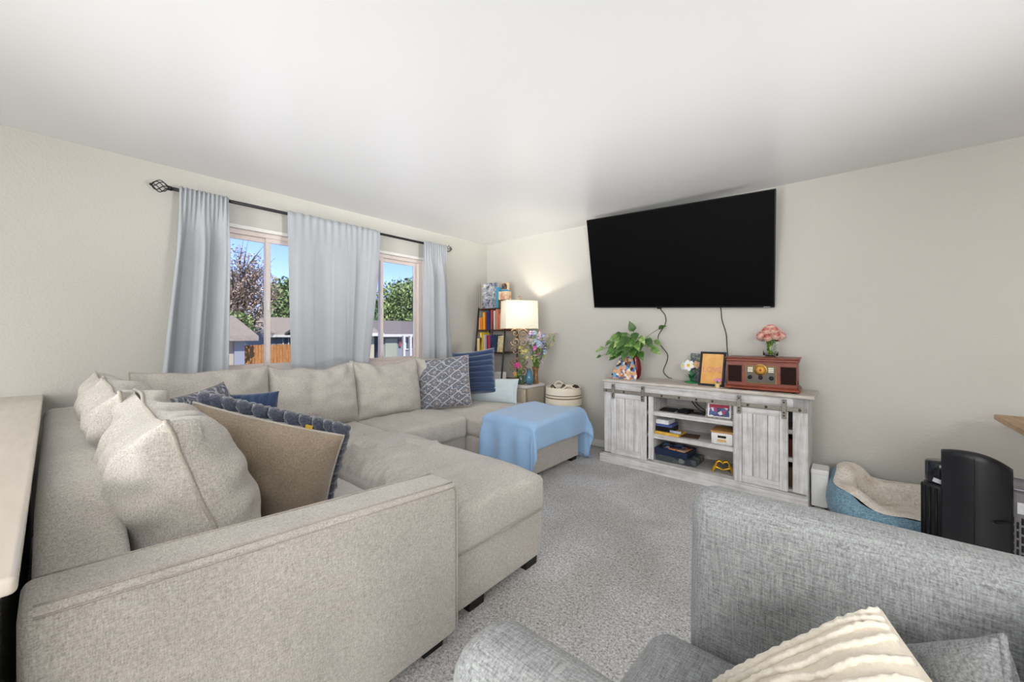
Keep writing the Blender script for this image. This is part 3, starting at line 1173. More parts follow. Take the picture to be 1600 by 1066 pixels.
# cream ribbed pillow
cc, cx_, cz_ = (3.715, -3.105, .590), (.72, .25, .65), (-.25, .95, .20)
r, M = pillow('cream pillow with raised wavy tufted ribs on the grey armchair', cc, cx_, cz_, .36, .40, .14, M_CRM, pinch=.05, seed=21, n=30, ex_=.40)
f = pillow_surf(.36, .40, .14, .05, .40, 1, None, 0, 21)
for k in range(13):
    path, rad = [], []
    for i in range(40):
        a = .02 + .96 * i / 39
        b = .05 + .9 * k / 12 + .013 * math.sin(a * 9 + k * 1.3) + .008 * math.sin(a * 21 + k * 2.1)
        b = min(.985, max(.015, b))
        path.append(M @ (f(a, b) + Vector((0, -.002, 0))))
        rad.append(.0058 + .0016 * math.sin(i * 2.6 + k))
    MB().tube(path, rad, 8).build('tufted_rib', M_CRMT, r)
pillow('plain light grey pillow in the armchair corner beside the cream ribbed one', (3.828, -2.945, .538), (.45, -.60, .66), (.25, .35, .90), .30, .36, .14, M_TWEED, pinch=.05, seed=24, piping=M_TWEED)

# ------------------------------------------------------------------ television
M_BLK = plain('black_plastic', (.006, .006, .007), .45, .25, var=.05)
t = NT('tv_screen')
M_SCREEN = t.set(.55, .06, 0, (.0012, .0012, .0013))
M_SIL = plain('silver_plastic', (.45, .45, .46), .35, .5, .6)
tvM = Matrix.Translation((2.486, -.158, 1.917)) @ Matrix.Rotation(-.026, 4, 'Z') @ Matrix.Rotation(.254, 4, 'X') @ Matrix.Rotation(.045, 4, 'Y')
tv = thing('television', (2.486, -.15, 1.919), 'large black flat television tilted forward on the wall', 'television')
TW, TH = 1.640, .9225
mb = MB()
mb.box(-TW / 2, TW / 2, .004, .026, -TH / 2, TH / 2, .006, M=tvM)
mb.box(-.45, .45, .026, .05, -.20, .22, .01, M=tvM)
mb.build('casing', M_BLK, tv)
fr = MB()
for a in ((-TW / 2, TW / 2, -.002, .004, TH / 2 - .007, TH / 2), (-TW / 2, TW / 2, -.003, .004, -TH / 2, -TH / 2 + .012), (-TW / 2, -TW / 2 + .007, -.002, .004, -TH / 2, TH / 2), (TW / 2 - .007, TW / 2, -.002, .004, -TH / 2, TH / 2)):
    fr.box(*a, M=tvM)
fr.build('bezel', M_BLK, tv)
MB().box(-TW / 2 + .006, TW / 2 - .006, .0, .005, -TH / 2 + .011, TH / 2 - .006, M=tvM).build('screen', M_SCREEN, tv)
MB().rbox((0, 0, 0), (.042, .012, .016), .005, 3, M=tvM @ Matrix.Translation((-.115, -.002, -TH / 2 - .004))).build('sensor', M_BLK, tv)
MB().box(TW / 2 - .075, TW / 2 - .03, -.0042, -.003, -TH / 2 + .003, -TH / 2 + .008, M=tvM).build('maker_badge', M_SIL, tv)
mb = MB().box(2.30, 2.72, -.022, -.001, 1.72, 2.05, .003)
for x in (2.38, 2.62):
    mb.tube([(x, -.02, 1.98), (x + .01, -.075, 2.0)], .012, 6)
    mb.tube([(x, -.02, 1.78), (x + .01, -.055, 1.80)], .012, 6)
mb.build('wall_bracket', M_BLK, tv)


def cable(label, pts, r=.0036, m=None, cat='cable'):
    mb = MB().tube(catmull(pts, 8), r, 6)
    o = mb.build('cable', m or M_BLK, origin=pts[-1])
    return tag(o, label, cat)


cable('thin black cable curling down the wall below the television to the console, beside the plant',
      [(2.355, -.05, 1.53), (2.36, -.02, 1.46), (2.40, -.014, 1.40), (2.402, -.014, 1.32), (2.335, -.014, 1.20), (2.352, -.014, 1.12), (2.420, -.014, 1.03), (2.418, -.014, .96), (2.384, -.014, .86), (2.43, -.02, .805), (2.47, -.04, .799)])
cable('thin black cable hanging straight down the wall behind the wooden radio',
      [(2.885, -.05, 1.50), (2.889, -.016, 1.42), (2.896, -.014, 1.34), (2.928, -.014, 1.22), (2.936, -.014, 1.09), (2.95, -.014, .90), (2.95, -.03, .80)])

# ------------------------------------------------------------------ media console (local frame: x along, -y to the room)
C1, C2, C3 = rgb(156, 150, 145), rgb(208, 206, 205), rgb(230, 230, 231)
M_WV = wood('whitewashed_wood_upright', C1, C2, C3, axis=2, scale=2.2, rough=.65, streak=22)
M_WH = wood('whitewashed_wood_level', C1, C2, C3, axis=0, scale=2.2, rough=.65, streak=22)
M_TOP = wood('whitewashed_wood_top', rgb(160, 150, 138), rgb(198, 190, 180), rgb(220, 214, 206), axis=0, scale=2.2, rough=.5, streak=22)
M_INS = wood('console_inside', rgb(130, 126, 122), rgb(164, 160, 156), rgb(184, 182, 180), axis=0, scale=2.2, rough=.7, streak=14)
M_STEEL = plain('weathered_steel', rgb(138, 132, 124), .5, .4, .35, var=.15, scale=60)
M_BOLT = plain('dark_bolt', rgb(60, 56, 54), .4, .4, .5)
SX, SY, SA = 1.923, -.426, math.radians(-1.32)
stand = thing('media_console', (SX, SY, 0), 'whitewashed barn door media console under the television', 'console', rz=SA)


def cs(nm, mb, m, parent=None): return mb.build(nm, m, parent or stand)


def S(u, d, z):
    """console local (u along, d behind the front plane, z) to world"""
    return Vector((SX + u * math.cos(SA) - d * math.sin(SA), SY + u * math.sin(SA) + d * math.cos(SA), z))


D = .365
cs('top', MB().box(.028, 1.642, -.022, D + .01, .768, .792, .004), M_TOP)
cs('plinth', MB().box(.0, 1.606, -.012, D, .0, .078, .004), M_WH)
cs('kick_board', MB().box(.035, 1.606, .0, D, .078, .096, .003), M_WH)
cs('apron', MB().box(.042, 1.604, .008, .026, .672, .768, .002), M_WH)
cs('left_post', MB().box(.042, .125, .008, .045, .096, .672, .003), M_WV)
cs('right_post', MB().box(1.516, 1.604, .008, .045, .096, .768, .003), M_WV)
cs('side_panel', MB().box(.042, .060, .026, D, .096, .768, .002), M_WV)
cs('side_panel', MB().box(1.586, 1.604, .026, D, .096, .768, .002), M_WV)
cs('divider', MB().box(.470, .516, .012, D, .096, .672, .002), M_WV)
cs('divider', MB().box(1.140, 1.185, .012, D, .096, .672, .002), M_WV)
cs('back_panel', MB().box(.06, 1.586, D - .012, D - .002, .096, .768), M_INS)
cs('bottom_board', MB().box(.06, 1.586, .012, D - .012, .096, .116, .002), M_INS)
for z in (.504, .304):
    cs('shelf', MB().box(.516, 1.140, .014, D - .012, z, z + .038, .003), M_WH)
    cs('shelf', MB().box(1.185, 1.586, .030, D - .012, z, z + .03, .003), M_WH)
    cs('shelf', MB().box(.06, .470, .030, D - .012, z, z + .03, .003), M_WH)
cs('rail', MB().box(.044, 1.600, -.016, -.008, .672, .702, .001), M_STEEL)
for u in (.075, .255, .60, .745, .88, 1.0, 1.245, 1.36, 1.56):
    cs('rail_bolt', MB().lathe([(.009, 0), (.009, .010), (.006, .014)], n=8, M=Matrix.Translation((u, -.010, .687)) @ Matrix.Rotation(PI / 2, 4, 'X')), M_BOLT)


def barn_door(u0, u1, planks, h0, h1):
    z0, z1 = .100, .668
    d = MB()
    w = .052
    d.box(u0, u0 + w, -.014, .006, z0, z1, .003)
    d.box(u1 - w, u1, -.014, .006, z0, z1, .003)
    o = cs('door', d, M_WV)
    for (a, b) in ((z0, z0 + .058), (z1 - .042, z1)):
        MB().box(u0 + w, u1 - w, -.013, .006, a, b, .003).build('rail_board', M_WH, o)
    W = (u1 - u0 - 2 * w)
    for k in range(len(planks) - 1):
        a, b = u0 + w + W * planks[k], u0 + w + W * planks[k + 1]
        MB().box(a + .0015, b - .0015, -.006, .003, z0 + .055, z1 - .040, .002).build('plank', M_WV, o)
    for u in (h0, h1):
        h = MB().box(u - .014, u + .014, -.030, -.018, .618, .752, .002)
        h.box(u - .014, u + .014, -.030, -.012, .746, .752, .001)
        h.box(u - .008, u + .008, -.020, -.014, .62, .66)
        h.build('hanger_strap', M_STEEL, o)
        for z in (.640, .662, .735):
            MB().lathe([(.006, 0), (.006, .006), (.003, .009)], n=8, M=Matrix.Translation((u, -.029, z)) @ Matrix.Rotation(PI / 2, 4, 'X')).build('bolt', M_BOLT, o)


barn_door(.122, .462, (0, .36, .72, 1), .150, .434)
barn_door(1.152, 1.492, (0, .30, .70, 1), 1.188, 1.470)
for (a, b, s) in ((.02, .175, 1), (1.40, 1.595, -1)):
    mb = MB()
    z = .0962
    pts = [(a, -.010), (b - .03, -.010), (b, .006), (b - .03, .018), (a, .018)] if s > 0 else [(b, -.010), (b, .018), (a + .03, .018), (a, .004), (a + .03, -.010)]
    n = len(pts)
    mb.add([(p[0], p[1], .0965) for p in pts] + [(p[0], p[1], .100) for p in pts], [tuple(range(n)), tuple(range(n, 2 * n))] + [(i, (i + 1) % n, n + (i + 1) % n, n + i) for i in range(n)], 0, False)
    cs('floor_guide', mb, M_STEEL)

TOPZ = .792

# ------------------------------------------------------------------ things on the console
t = NT('pothos_leaf')
oi = t.n('ShaderNodeObjectInfo')
lv = t.math('ADD', t.math('MULTIPLY', t.noise(t.coord(), 26, 3, .6), .7), t.math('MULTIPLY', oi.outputs['Random'], .3))
M_GREEN = t.set(.4, .4, 0, t.ramp(lv, [(.30, rgb(44, 78, 34)), (.48, rgb(74, 114, 48)), (.60, rgb(120, 154, 78)), (.70, rgb(186, 200, 140))]))
M_STEM = plain('green_stem', rgb(92, 128, 56), .6, .2)
M_RED = plain('dark_red_glaze', rgb(112, 22, 34), .25, .5)


def collage(name, cols, scale, seed=0, rand=1.0):
    t = NT(name)
    mp = t.coord((1, 1, 1))
    vor = t.n('ShaderNodeTexVoronoi')
    vor.inputs['Scale'].default_value = scale
    vor.inputs['Randomness'].default_value = rand
    ad = t.n('ShaderNodeVectorMath', operation='ADD')
    t.l(mp, ad.inputs[0])
    ad.inputs[1].default_value = (seed, seed * .7, seed * .3)
    t.l(ad.outputs[0], vor.inputs['Vector'])
    se = t.n('ShaderNodeSeparateColor')
    t.l(vor.outputs['Color'], se.inputs[0])
    st = [((i + .5) / len(cols), c) for i, c in enumerate(cols)]
    return t.set(.4, .3, 0, t.ramp(se.outputs[0], [(max(0, p - .5 / len(cols)), c) for p, c in st], 'CONSTANT'))


def leaf_mesh(L=.055, W=.042, heart=.25, fold=.25, droop=.3, n=6):
    vs, fs = [], []
    for i in range(n + 1):
        t_ = i / n
        w = W * .5 * (math.sin(PI * t_ ** .62)) * (1 - .15 * t_) if 0 < t_ < 1 else .001
        y = L * t_ - heart * 0
        z = -droop * L * t_ * t_
        yo = -heart * W * .35 * (1 - t_) ** 4
        vs += [(-w, y + yo, z + fold * w), (0, y, z), (w, y + yo, z + fold * w)]
    for i in range(n):
        a = i * 3
        fs += [(a, a + 1, a + 4, a + 3), (a + 1, a + 2, a + 5, a + 4)]
    me = bpy.data.meshes.new('leaf')
    me.from_pydata(vs, [], fs)
    me.polygons.foreach_set('use_smooth', [True] * len(fs))
    return me


def put(me, name, mat, parent, loc, direction, up=(0, 0, 1), scale=1.0):
    if not me.materials: me.materials.append(mat)
    o = bpy.data.objects.new(name, me)
    COL.objects.link(o)
    o.parent = parent
    d = Vector(direction).normalized()
    u = Vector(up)
    s_ = d.cross(u)
    if s_.length < 1e-3: s_ = d.orthogonal()
    s_.normalize()
    u = s_.cross(d)
    R = Matrix((s_, d, u)).transposed().to_4x4()
    o.matrix_local = Matrix.Translation(Vector(loc) - ORG[parent.name]) @ R @ Matrix.Scale(scale, 4)
    return o


# pothos in a red vase
base = S(.262, .215, TOPZ)
pl = thing('potted_plant', base, 'trailing green pothos in a dark red vase at the left end of the console', 'plant')
MB().lathe([(.030, 0), (.048, .03), (.056, .09), (.046, .16), (.034, .20), (.040, .225), (.033, .22)], base, 20).build('vase', M_RED, pl)
LM = leaf_mesh(.092, .074)
rnd = random.Random(12)
b0 = base + Vector((0, 0, .21))
tips = [(1.815, -.24, 1.05, .6), (1.86, -.24, 1.08, .7), (1.955, -.26, 1.145, .8), (2.02, -.3, 1.00, .9), (2.05, -.28, 1.20, 1.1), (2.09, -.22, 1.22, 1.2), (2.12, -.26, 1.23, 1.1), (2.16, -.2, 1.25, 1.0),
        (2.20, -.24, 1.23, 1.1), (2.24, -.2, 1.20, 1.0), (2.30, -.22, 1.17, 1.1), (2.34, -.18, 1.09, 1.0), (2.385, -.14, 1.27, .8), (2.36, -.16, 1.16, .7), (2.05, -.3, 1.11, 1.2), (2.11, -.32, 1.14, 1.2),
        (2.17, -.32, 1.13, 1.2), (2.22, -.3, 1.10, 1.1), (2.10, -.34, 1.06, 1.1), (2.16, -.36, 1.05, 1.0), (2.05, -.32, 1.04, .9), (2.25, -.26, 1.05, 1.0), (2.13, -.16, 1.18, 1.2), (2.08, -.30, 1.16, 1.2), (2.14, -.30, 1.19, 1.25), (2.20, -.30, 1.17, 1.2), (2.02, -.28, 1.13, 1.1), (2.11, -.34, 1.09, 1.2), (2.18, -.34, 1.10, 1.2), (2.24, -.30, 1.14, 1.15), (2.06, -.26, 1.23, 1.0), (2.27, -.28, 1.19, 1.0), (2.15, -.26, 1.13, 1.3), (2.03, -.34, 1.07, 1.0), (2.22, -.34, 1.06, 1.0), (2.20, -.14, 1.16, 1.2), (2.01, -.2, 1.19, 1.0), (2.29, -.14, 1.12, .9), (1.835, -.24, .995, .6), (2.085, -.22, 1.13, 1.2), (2.18, -.24, 1.09, 1.1)]
st = MB()
for k, (x, y, z, s_) in enumerate(tips):
    e = Vector((x, y, z))
    mid = (b0 + e) / 2 + Vector((0, 0, .05 + .03 * rnd.random()))
    st.tube(catmull([b0 + Vector((rnd.uniform(-.02, .02), rnd.uniform(-.02, .02), 0)), mid, e], 4), .0022, 5)
    d = Vector((e.x - b0.x, (e.y - b0.y) * .6 - .06, -.05 - .10 * rnd.random()))
    if z > 1.24: d.z = .12
    put(LM, 'leaf', M_GREEN, pl, e, d, (rnd.uniform(-.3, .3), -1.2, .9), s_ * rnd.uniform(.85, 1.1))
st.build('stem', M_STEM, pl)

# photo cut-out board leaning in front of it
P0 = S(.165, .10, TOPZ)
pm = collage('family_photo_collage', [rgb(214, 168, 134), rgb(64, 50, 46), rgb(96, 160, 206), rgb(214, 158, 96), rgb(226, 188, 162), rgb(200, 150, 118), rgb(64, 104, 156), rgb(180, 116, 84), rgb(232, 222, 210), rgb(110, 84, 70)], 40, 1.3)
mb = MB()
T1 = Matrix.Translation(P0) @ Matrix.Rotation(SA, 4, 'Z') @ Matrix.Rotation(.16, 4, 'X')
T1b = Matrix.Translation(S(.198, .085, TOPZ)) @ Matrix.Rotation(SA, 4, 'Z') @ Matrix.Rotation(T(-14), 4, 'X') @ Matrix.Diagonal((1.32, 1, 1.22, 1))
out = [(-.085, 0), (.095, 0), (.100, .035), (.085, .08), (.055, .165), (.03, .178), (-.025, .175), (-.045, .16), (-.075, .075), (-.095, .03)]
o = mb.prism(out, -.004, .004, M=T1b).build('photo_cutout', pm, origin=S(.198, .085, TOPZ))
tag(o, 'colourful cut-out family photo leaning in front of the pothos vase', 'photo')

# toy flower with green base, card behind
M_TOYG = plain('toy_green', rgb(20, 128, 58), .35, .5)
M_TOYD = plain('toy_dark_green', rgb(20, 90, 44), .35, .5)
M_WHT = plain('white_petal', (.82, .81, .80), .5, .3, var=.03)
M_YEL = plain('yellow_centre', rgb(230, 196, 60), .5, .3)
fb0 = S(.765, .235, TOPZ)
tf = thing('toy_flower', fb0, 'white toy flower on a green plastic stem and base beside the framed print', 'ornament')
mb = MB().lathe([(.055, 0), (.055, .008), (.048, .012)], fb0, 18)
mb.build('base', M_TOYG, tf)
MB().tube([fb0, fb0 + Vector((.004, -.005, .07)), fb0 + Vector((-.012, -.01, .135))], .010, 8).build('stem', M_TOYG, tf)
lm = leaf_mesh(.10, .026, 0, .3, .1)
for d in ((-.8, -.3, .7), (.6, -.4, .9), (.9, .2, .5), (-.1, -.8, .8)): put(lm, 'leaf', M_TOYD, tf, fb0 + Vector((0, 0, .03)), d, (0, 0, 1), .9)


def petal_flower(parent, c, nrm, r, n, mp, mc):
    c, nrm = Vector(c), Vector(nrm).normalized()
    a = nrm.orthogonal().normalized()
    b = nrm.cross(a)
    for k in range(n):
        th = 2 * PI * k / n
        d = a * math.cos(th) + b * math.sin(th)
        pm_ = MB()
        s_ = nrm.cross(d)
        pts = [(0, .2), (.45, .5), (.8, .42), (1, 0)]
        vs = [c]
        for (l, w) in pts[1:3]: vs += [c + d * r * l - s_ * r * w * .7 + nrm * r * .15, c + d * r * l + s_ * r * w * .7 + nrm * r * .15]
        vs.append(c + d * r + nrm * r * .05)
        pm_.add(vs, [(0, 1, 2), (1, 3, 4, 2), (3, 5, 4)], 0, True)
        pm_.build('petal', mp, parent)
    MB().ball(c + nrm * r * .15, r * .26, 8, 6).build('flower_centre', mc, parent)


petal_flower(tf, fb0 + Vector((-.014, -.030, .152)), (-.1, -1, .25), .052, 6, M_WHT, M_YEL)
petal_flower(tf, fb0 + Vector((-.062, -.020, .145)), (-.7, -.8, .1), .038, 6, M_WHT, M_YEL)
petal_flower(tf, fb0 + Vector((.045, -.015, .160)), (.5, -.8, .2), .036, 6, plain('peach_petal', rgb(214, 180, 150), .6), M_YEL)
card_m = NT('floral_card')
nn_ = card_m.noise(card_m.coord(), 46, 4, .7, 1.2)
card_m = card_m.set(.5, .3, 0, card_m.ramp(nn_, [(.40, rgb(52, 68, 78)), (.52, rgb(96, 112, 116)), (.60, rgb(150, 150, 130)), (.68, rgb(206, 190, 150))]))
cb = S(.79, .315, TOPZ)
o = MB().box(-.062, .062, -.002, .002, 0, .255, M=Matrix.Translation(cb) @ Matrix.Rotation(T(-6), 4, 'X')).build('greeting_card', card_m, origin=cb)
tag(o, 'dark floral card standing behind the white toy flower', 'card')


def text_mesh(s, size, M, ext=.0006, align='CENTER'):
    cu = bpy.data.curves.new('txt', 'FONT')
    cu.body = s
    cu.size = size
    cu.extrude = ext
    cu.align_x = align
    cu.resolution_u = 3
    o = bpy.data.objects.new('txt', cu)
    COL.objects.link(o)
    bpy.context.view_layer.update()
    me = o.to_mesh()
    vs = [M @ v.co for v in me.vertices]
    fs = [tuple(p.vertices) for p in me.polygons]
    o.to_mesh_clear()
    bpy.data.objects.remove(o)
    bpy.data.curves.remove(cu)
    return vs, fs


# framed print
M_NAVYF = plain('navy_black_frame', rgb(30, 32, 44), .35, .4)
M_PAPER = NT('orange_wash_paper')
M_PAPER = M_PAPER.set(.6, .2, 0, M_PAPER.ramp(M_PAPER.noise(M_PAPER.coord(), 14, 3), [(.3, rgb(218, 158, 84)), (.7, rgb(232, 186, 120))]))
M_PINK = plain('faded_pink_ink', rgb(206, 138, 138), .7)
M_CREAM2 = plain('cream_ink', rgb(218, 196, 140), .7)
fb1 = S(.955, .105, TOPZ)
FM = Matrix.Translation(fb1) @ Matrix.Rotation(T(-7), 4, 'Z') @ Matrix.Rotation(T(-13), 4, 'X')
pf = thing('framed_print', fb1, 'dark framed orange print lettered LOVE leaning beside the wooden radio', 'picture frame')
w, h, b = .200, .285, .017
mb = MB()
for a in ((-w / 2, w / 2, -.008, .010, 0, b), (-w / 2, w / 2, -.008, .010, h - b, h), (-w / 2, -w / 2 + b, -.008, .010, b, h - b), (w / 2 - b, w / 2, -.008, .010, b, h - b)): mb.box(*a, bev=.002, M=FM)
mb.build('frame', M_NAVYF, pf)
MB().box(-w / 2 + b, w / 2 - b, .0, .004, b, h - b, M=FM).build('print', M_PAPER, pf)
LMx = FM @ Matrix.Translation((0, -.001, .115)) @ Matrix.Rotation(PI / 2, 4, 'X')
MB().add(*text_mesh('LOVE', .062, LMx), 0, False).build('lettering', M_PINK, pf)
mb = MB()
for (cx_2, cz_2) in ((-.025, .195), (.03, .188)):
    mb.tube([FM @ Vector((cx_2 + .022 * math.cos(a), -.001, cz_2 + .015 * math.sin(a))) for a in [i * .5 for i in range(13)]], .0016, 4)
mb.build('flourish', M_CREAM2, pf)
MB().prism([(-.02, .02), (.02, .02), (.012, .2), (-.012, .2)], .010, .014, M=FM).build('easel_back', M_NAVYF, pf)

# tiny pink flower pot
M_CLEAR = NT('clear_glass')
M_CLEAR.b.inputs['Transmission Weight'].default_value = 1.0
M_CLEAR.b.inputs['IOR'].default_value = 1.3
M_CLEAR = M_CLEAR.set(.02, .5, 0, (.94, .96, .96))
M_PKF = plain('pink_petal', rgb(222, 150, 196), .6, .2)
tb = S(1.028, .020, TOPZ)
tp = thing('mini_flower_jar', tb, 'tiny jar of pink flowers in front of the framed print', 'jar')
MB().lathe([(.014, 0), (.017, .004), (.017, .034), (.015, .036)], tb, 14).build('jar', M_CREAM2, tp)
for k in range(9):
    a = k * 2.4
    MB().ball(tb + Vector((.020 * math.cos(a) * (k / 9 + .3), .016 * math.sin(a), .060 + .006 * math.cos(k * 3))), .010, 6, 5).build('bloom', M_PKF, tp)
MB().tube([tb + Vector((0, 0, .03)), tb + Vector((0, 0, .058))], .008, 6).build('stem', M_STEM, tp)

# wooden retro radio
M_CHER = wood('cherry_wood', rgb(82, 28, 12), rgb(118, 44, 20), rgb(138, 60, 30), axis=0, scale=2.5, rough=.35, spec=.4, streak=16)
M_BRASS = plain('brass_trim', rgb(196, 160, 90), .3, .5, .8)
M_PANEL = plain('smoked_panel', rgb(70, 62, 46), .3, .4, var=.1)
M_IVORY = plain('ivory_key', rgb(226, 218, 196), .4, .4, var=.03)
M_MESH = plain('speaker_cloth', rgb(30, 20, 18), .9, .1)
M_AMBER = plain('amber_dial', rgb(222, 168, 76), .4, .4, var=.05)
rb = S(1.312, .125, TOPZ)
RA = T(1.6)
RM = Matrix.Translation(rb) @ Matrix.Rotation(RA, 4, 'Z')
rd = thing('radio', rb, 'reddish cherry wood retro radio with brass dial on the right of the console', 'radio')
hw, dp = .222, .255


def rbx(*a, bev=.002): return MB().box(*a, bev=bev, M=RM)


mb = MB()
mb.box(-hw, hw, -.075, -.075 + dp, .028, .235, .003, M=RM)
mb.build('cabinet', M_CHER, rd)
mb = MB()
mb.box(-hw - .018, hw + .018, -.098, -.068 + dp, .008, .028, .005, M=RM)
mb.box(-hw - .010, hw + .010, -.088, -.072 + dp, .026, .036, .004, M=RM)
mb.build('plinth', M_CHER, rd)
mb = MB()
mb.box(-hw - .006, hw + .006, -.082, -.072 + dp, .212, .222, .003, M=RM)
mb.box(-hw - .016, hw + .016, -.098, -.062 + dp, .238, .250, .004, M=RM)
mb.box(-hw - .008, hw + .008, -.088, -.068 + dp, .222, .238, .003, M=RM)
mb.build('lid', M_CHER, rd)
for x in (-.17, .17):
    sp2 = rbx(x - .046, x + .046, -.077, -.070, .058, .188).build('speaker', M_MESH, rd)
    mb = MB()
    for a in ((x - .050, x + .050, .055, .060), (x - .050, x + .050, .186, .191)): mb.box(a[0], a[1], -.079, -.073, a[2], a[3], .001, M=RM)
    for s_ in (-.050, .046): mb.box(x + s_, x + s_ + .004, -.079, -.073, .058, .190, .001, M=RM)
    mb.build('speaker_frame', M_CHER, sp2)
    mb = MB()
    for k in range(15): mb.box(x - .044 + k * .006, x - .042 + k * .006, -.0785, -.076, .060, .186, M=RM)
    tag(mb.build('speaker_slats', plain('speaker_slat', rgb(52, 34, 26), .8), sp2), kind='stuff')
pn = rbx(-.100, .100, -.081, -.070, .052, .192, bev=.006).build('control_panel', M_BRASS, rd)
rbx(-.095, .095, -.0825, -.078, .057, .187, bev=.004).build('panel_face', M_PANEL, pn)
DM = RM @ Matrix.Translation((0, -.0825, .158)) @ Matrix.Rotation(PI / 2, 4, 'X')
dl = MB().lathe([(.044, 0), (.044, .006), (.039, .007)], n=28, M=DM).build('dial', M_BRASS, rd)
MB().lathe([(.039, .0075), (.0, .0078)], n=28, M=DM).build('dial_face', M_AMBER, dl)
mb = MB()
for k in range(13):
    a = T(200 - k * 18.3)
    mb.tube([DM @ Vector((.029 * math.cos(a), .029 * math.sin(a), .008)), DM @ Vector((.035 * math.cos(a), .035 * math.sin(a), .008))], .0007, 4)
mb.tube([DM @ Vector((0, 0, .0085)), DM @ Vector((.004, .026, .0085))], .0009, 4)
mb.lathe([(.009, .008), (.007, .010)], n=12, M=DM)
mb.build('dial_marks', plain('dial_brown', rgb(150, 70, 30), .5), dl)
rbx(-.012, .012, -.092, -.088, .118, .126, bev=.001).build('display', M_BLK, pn)
for sx_ in (-1, 1):
    for k in range(3):
        rbx(sx_ * .066 - .017, sx_ * .066 + .017, -.087, -.081, .146 + k * .013 - .004, .146 + k * .013 + .005, bev=.001).build('key', M_IVORY, rd)
for x in (-.068, 0, .068):
    MB().lathe([(.015, 0), (.013, .014), (.010, .016)], n=14, M=RM @ Matrix.Translation((x, -.082, .100)) @ Matrix.Rotation(PI / 2, 4, 'X')).build('knob', M_BLK, rd)
MB().box(hw - .002, hw + .003, -.01, .025, .055, .085, .001, M=RM).build('socket_plate', M_BLK, rd)
for (x, y) in ((-.2, -.07), (.2, -.07), (-.2, .15), (.2, .15)):
    MB().lathe([(.012, 0), (.014, .009)], n=10, M=RM @ Matrix.Translation((x, y, 0))).build('foot', M_BLK, rd)

# roses in a glass on the radio
vb = RM @ Vector((.045, .115, .2505))
rv = thing('rose_vase', vb, 'glass jar of pale pink roses standing on the wooden radio', 'vase')
MB().lathe([(.0, .002), (.044, .002), (.050, .010), (.052, .060), (.046, .118), (.049, .126), (.046, .126), (.043, .118), (.049, .060), (.047, .012), (.0, .006)], vb, 24).build('glass_jar', M_CLEAR, rv)
M_ROSE = leafmat('rose_petal', rgb(236, 186, 172), rgb(242, 208, 192), rgb(246, 226, 208))
M_ROSEI = leafmat('rose_heart', rgb(212, 120, 122), rgb(226, 148, 142), rgb(236, 176, 164))
M_STEMB = plain('bright_stem', rgb(110, 160, 40), .5)
rnd = random.Random(3)
heads = [(0, 0, .222, .038)]
for k in range(5):
    a = .4 + k * 1.257
    heads.append((.042 * math.cos(a), .042 * math.sin(a), .200 + .006 * math.sin(k * 2.2), .035))
for k in range(7):
    a = k * .898
    heads.append((.066 * math.cos(a), .058 * math.sin(a), .160 + .008 * math.cos(k * 3), .034))
for (x, y, z, r_) in heads:
    h = vb + Vector((x, y, z))
    mb = MB()
    ax_ = Vector((x * 11, y * 11 - .1, .75)).normalized()
    Rm = ax_.to_track_quat('Z', 'Y').to_matrix().to_4x4()
    for lay in range(4):
        n_ = (3, 4, 5, 6)[lay]
        rr = r_ * (.34, .58, .82, 1.02)[lay]
        top_ = (.95, .88, .70, .42)[lay]
        for k in range(n_):
            a0 = 2 * PI * k / n_ + lay * .7

            def pf_(u, v, a0=a0, rr=rr, top_=top_, n_=n_, lay=lay):
                th = a0 + (u - .5) * 2 * PI / n_ * 1.45
                w = (1 - (2 * u - 1) ** 2 * .35)
                zz = lerp(-.75, top_ * w, v)
                q = rr * (math.sqrt(max(.05, 1 - (zz * .85) ** 2)) + (.22 * max(0, v - .7) / .3 if lay > 0 else 0))
                return h + Rm @ Vector((q * math.cos(th), q * math.sin(th), zz * r_ * .85))
            mb.grid(pf_, 4, 5, mi=1 if lay < 2 else 0)
    mb.ball(h - ax_ * r_ * .25, r_ * .5, 8, 6)
    mb.build('rose', [M_ROSE, M_ROSEI], rv)
    MB().tube(catmull([vb + Vector((x * .3 * -1, y * .3, .012)), vb + Vector((x * .3, y * .3, .11)), h], 4), .0028, 5).build('stem', M_STEMB, rv)
lm2 = leaf_mesh(.05, .03, 0, .3, .2)
for k in range(12):
    a = k * 2.1
    put(lm2, 'leaf', leafmat('rose_leaf', rgb(80, 130, 30), rgb(120, 160, 44), rgb(160, 190, 80)) if k == 0 else None, rv, vb + Vector((.02 * math.cos(a), .02 * math.sin(a), .02 + .008 * k)), (math.cos(a) * .5, math.sin(a) * .5, .9), scale=.8)

# ------------------------------------------------------------------ things on the console shelves
Z1, Z2, Z3 = .542, .342, .116
M_DKB = plain('dark_blue_plastic', rgb(24, 34, 70), .35, .4)
M_NAVYB = plain('game_box_navy', rgb(28, 40, 66), .4, .3)
M_GREYB = collage('game_box_art', [rgb(58, 66, 72), rgb(78, 86, 90), rgb(120, 122, 118), rgb(48, 54, 62), rgb(66, 74, 78)], 18, 2.2)


def slab(nm, label, cat, u0, u1, d0, d1, z0, z1, m, rz=0, bev=.003, group=None):
    c = S((u0 + u1) / 2, (d0 + d1) / 2, z0)
    M = Matrix.Translation(c) @ Matrix.Rotation(SA + rz, 4, 'Z')
    o = MB().box(-(u1 - u0) / 2, (u1 - u0) / 2, -(d1 - d0) / 2, (d1 - d0) / 2, 0, z1 - z0, bev, M=M).build(nm, m, origin=c)
    return tag(o, label, cat, group)


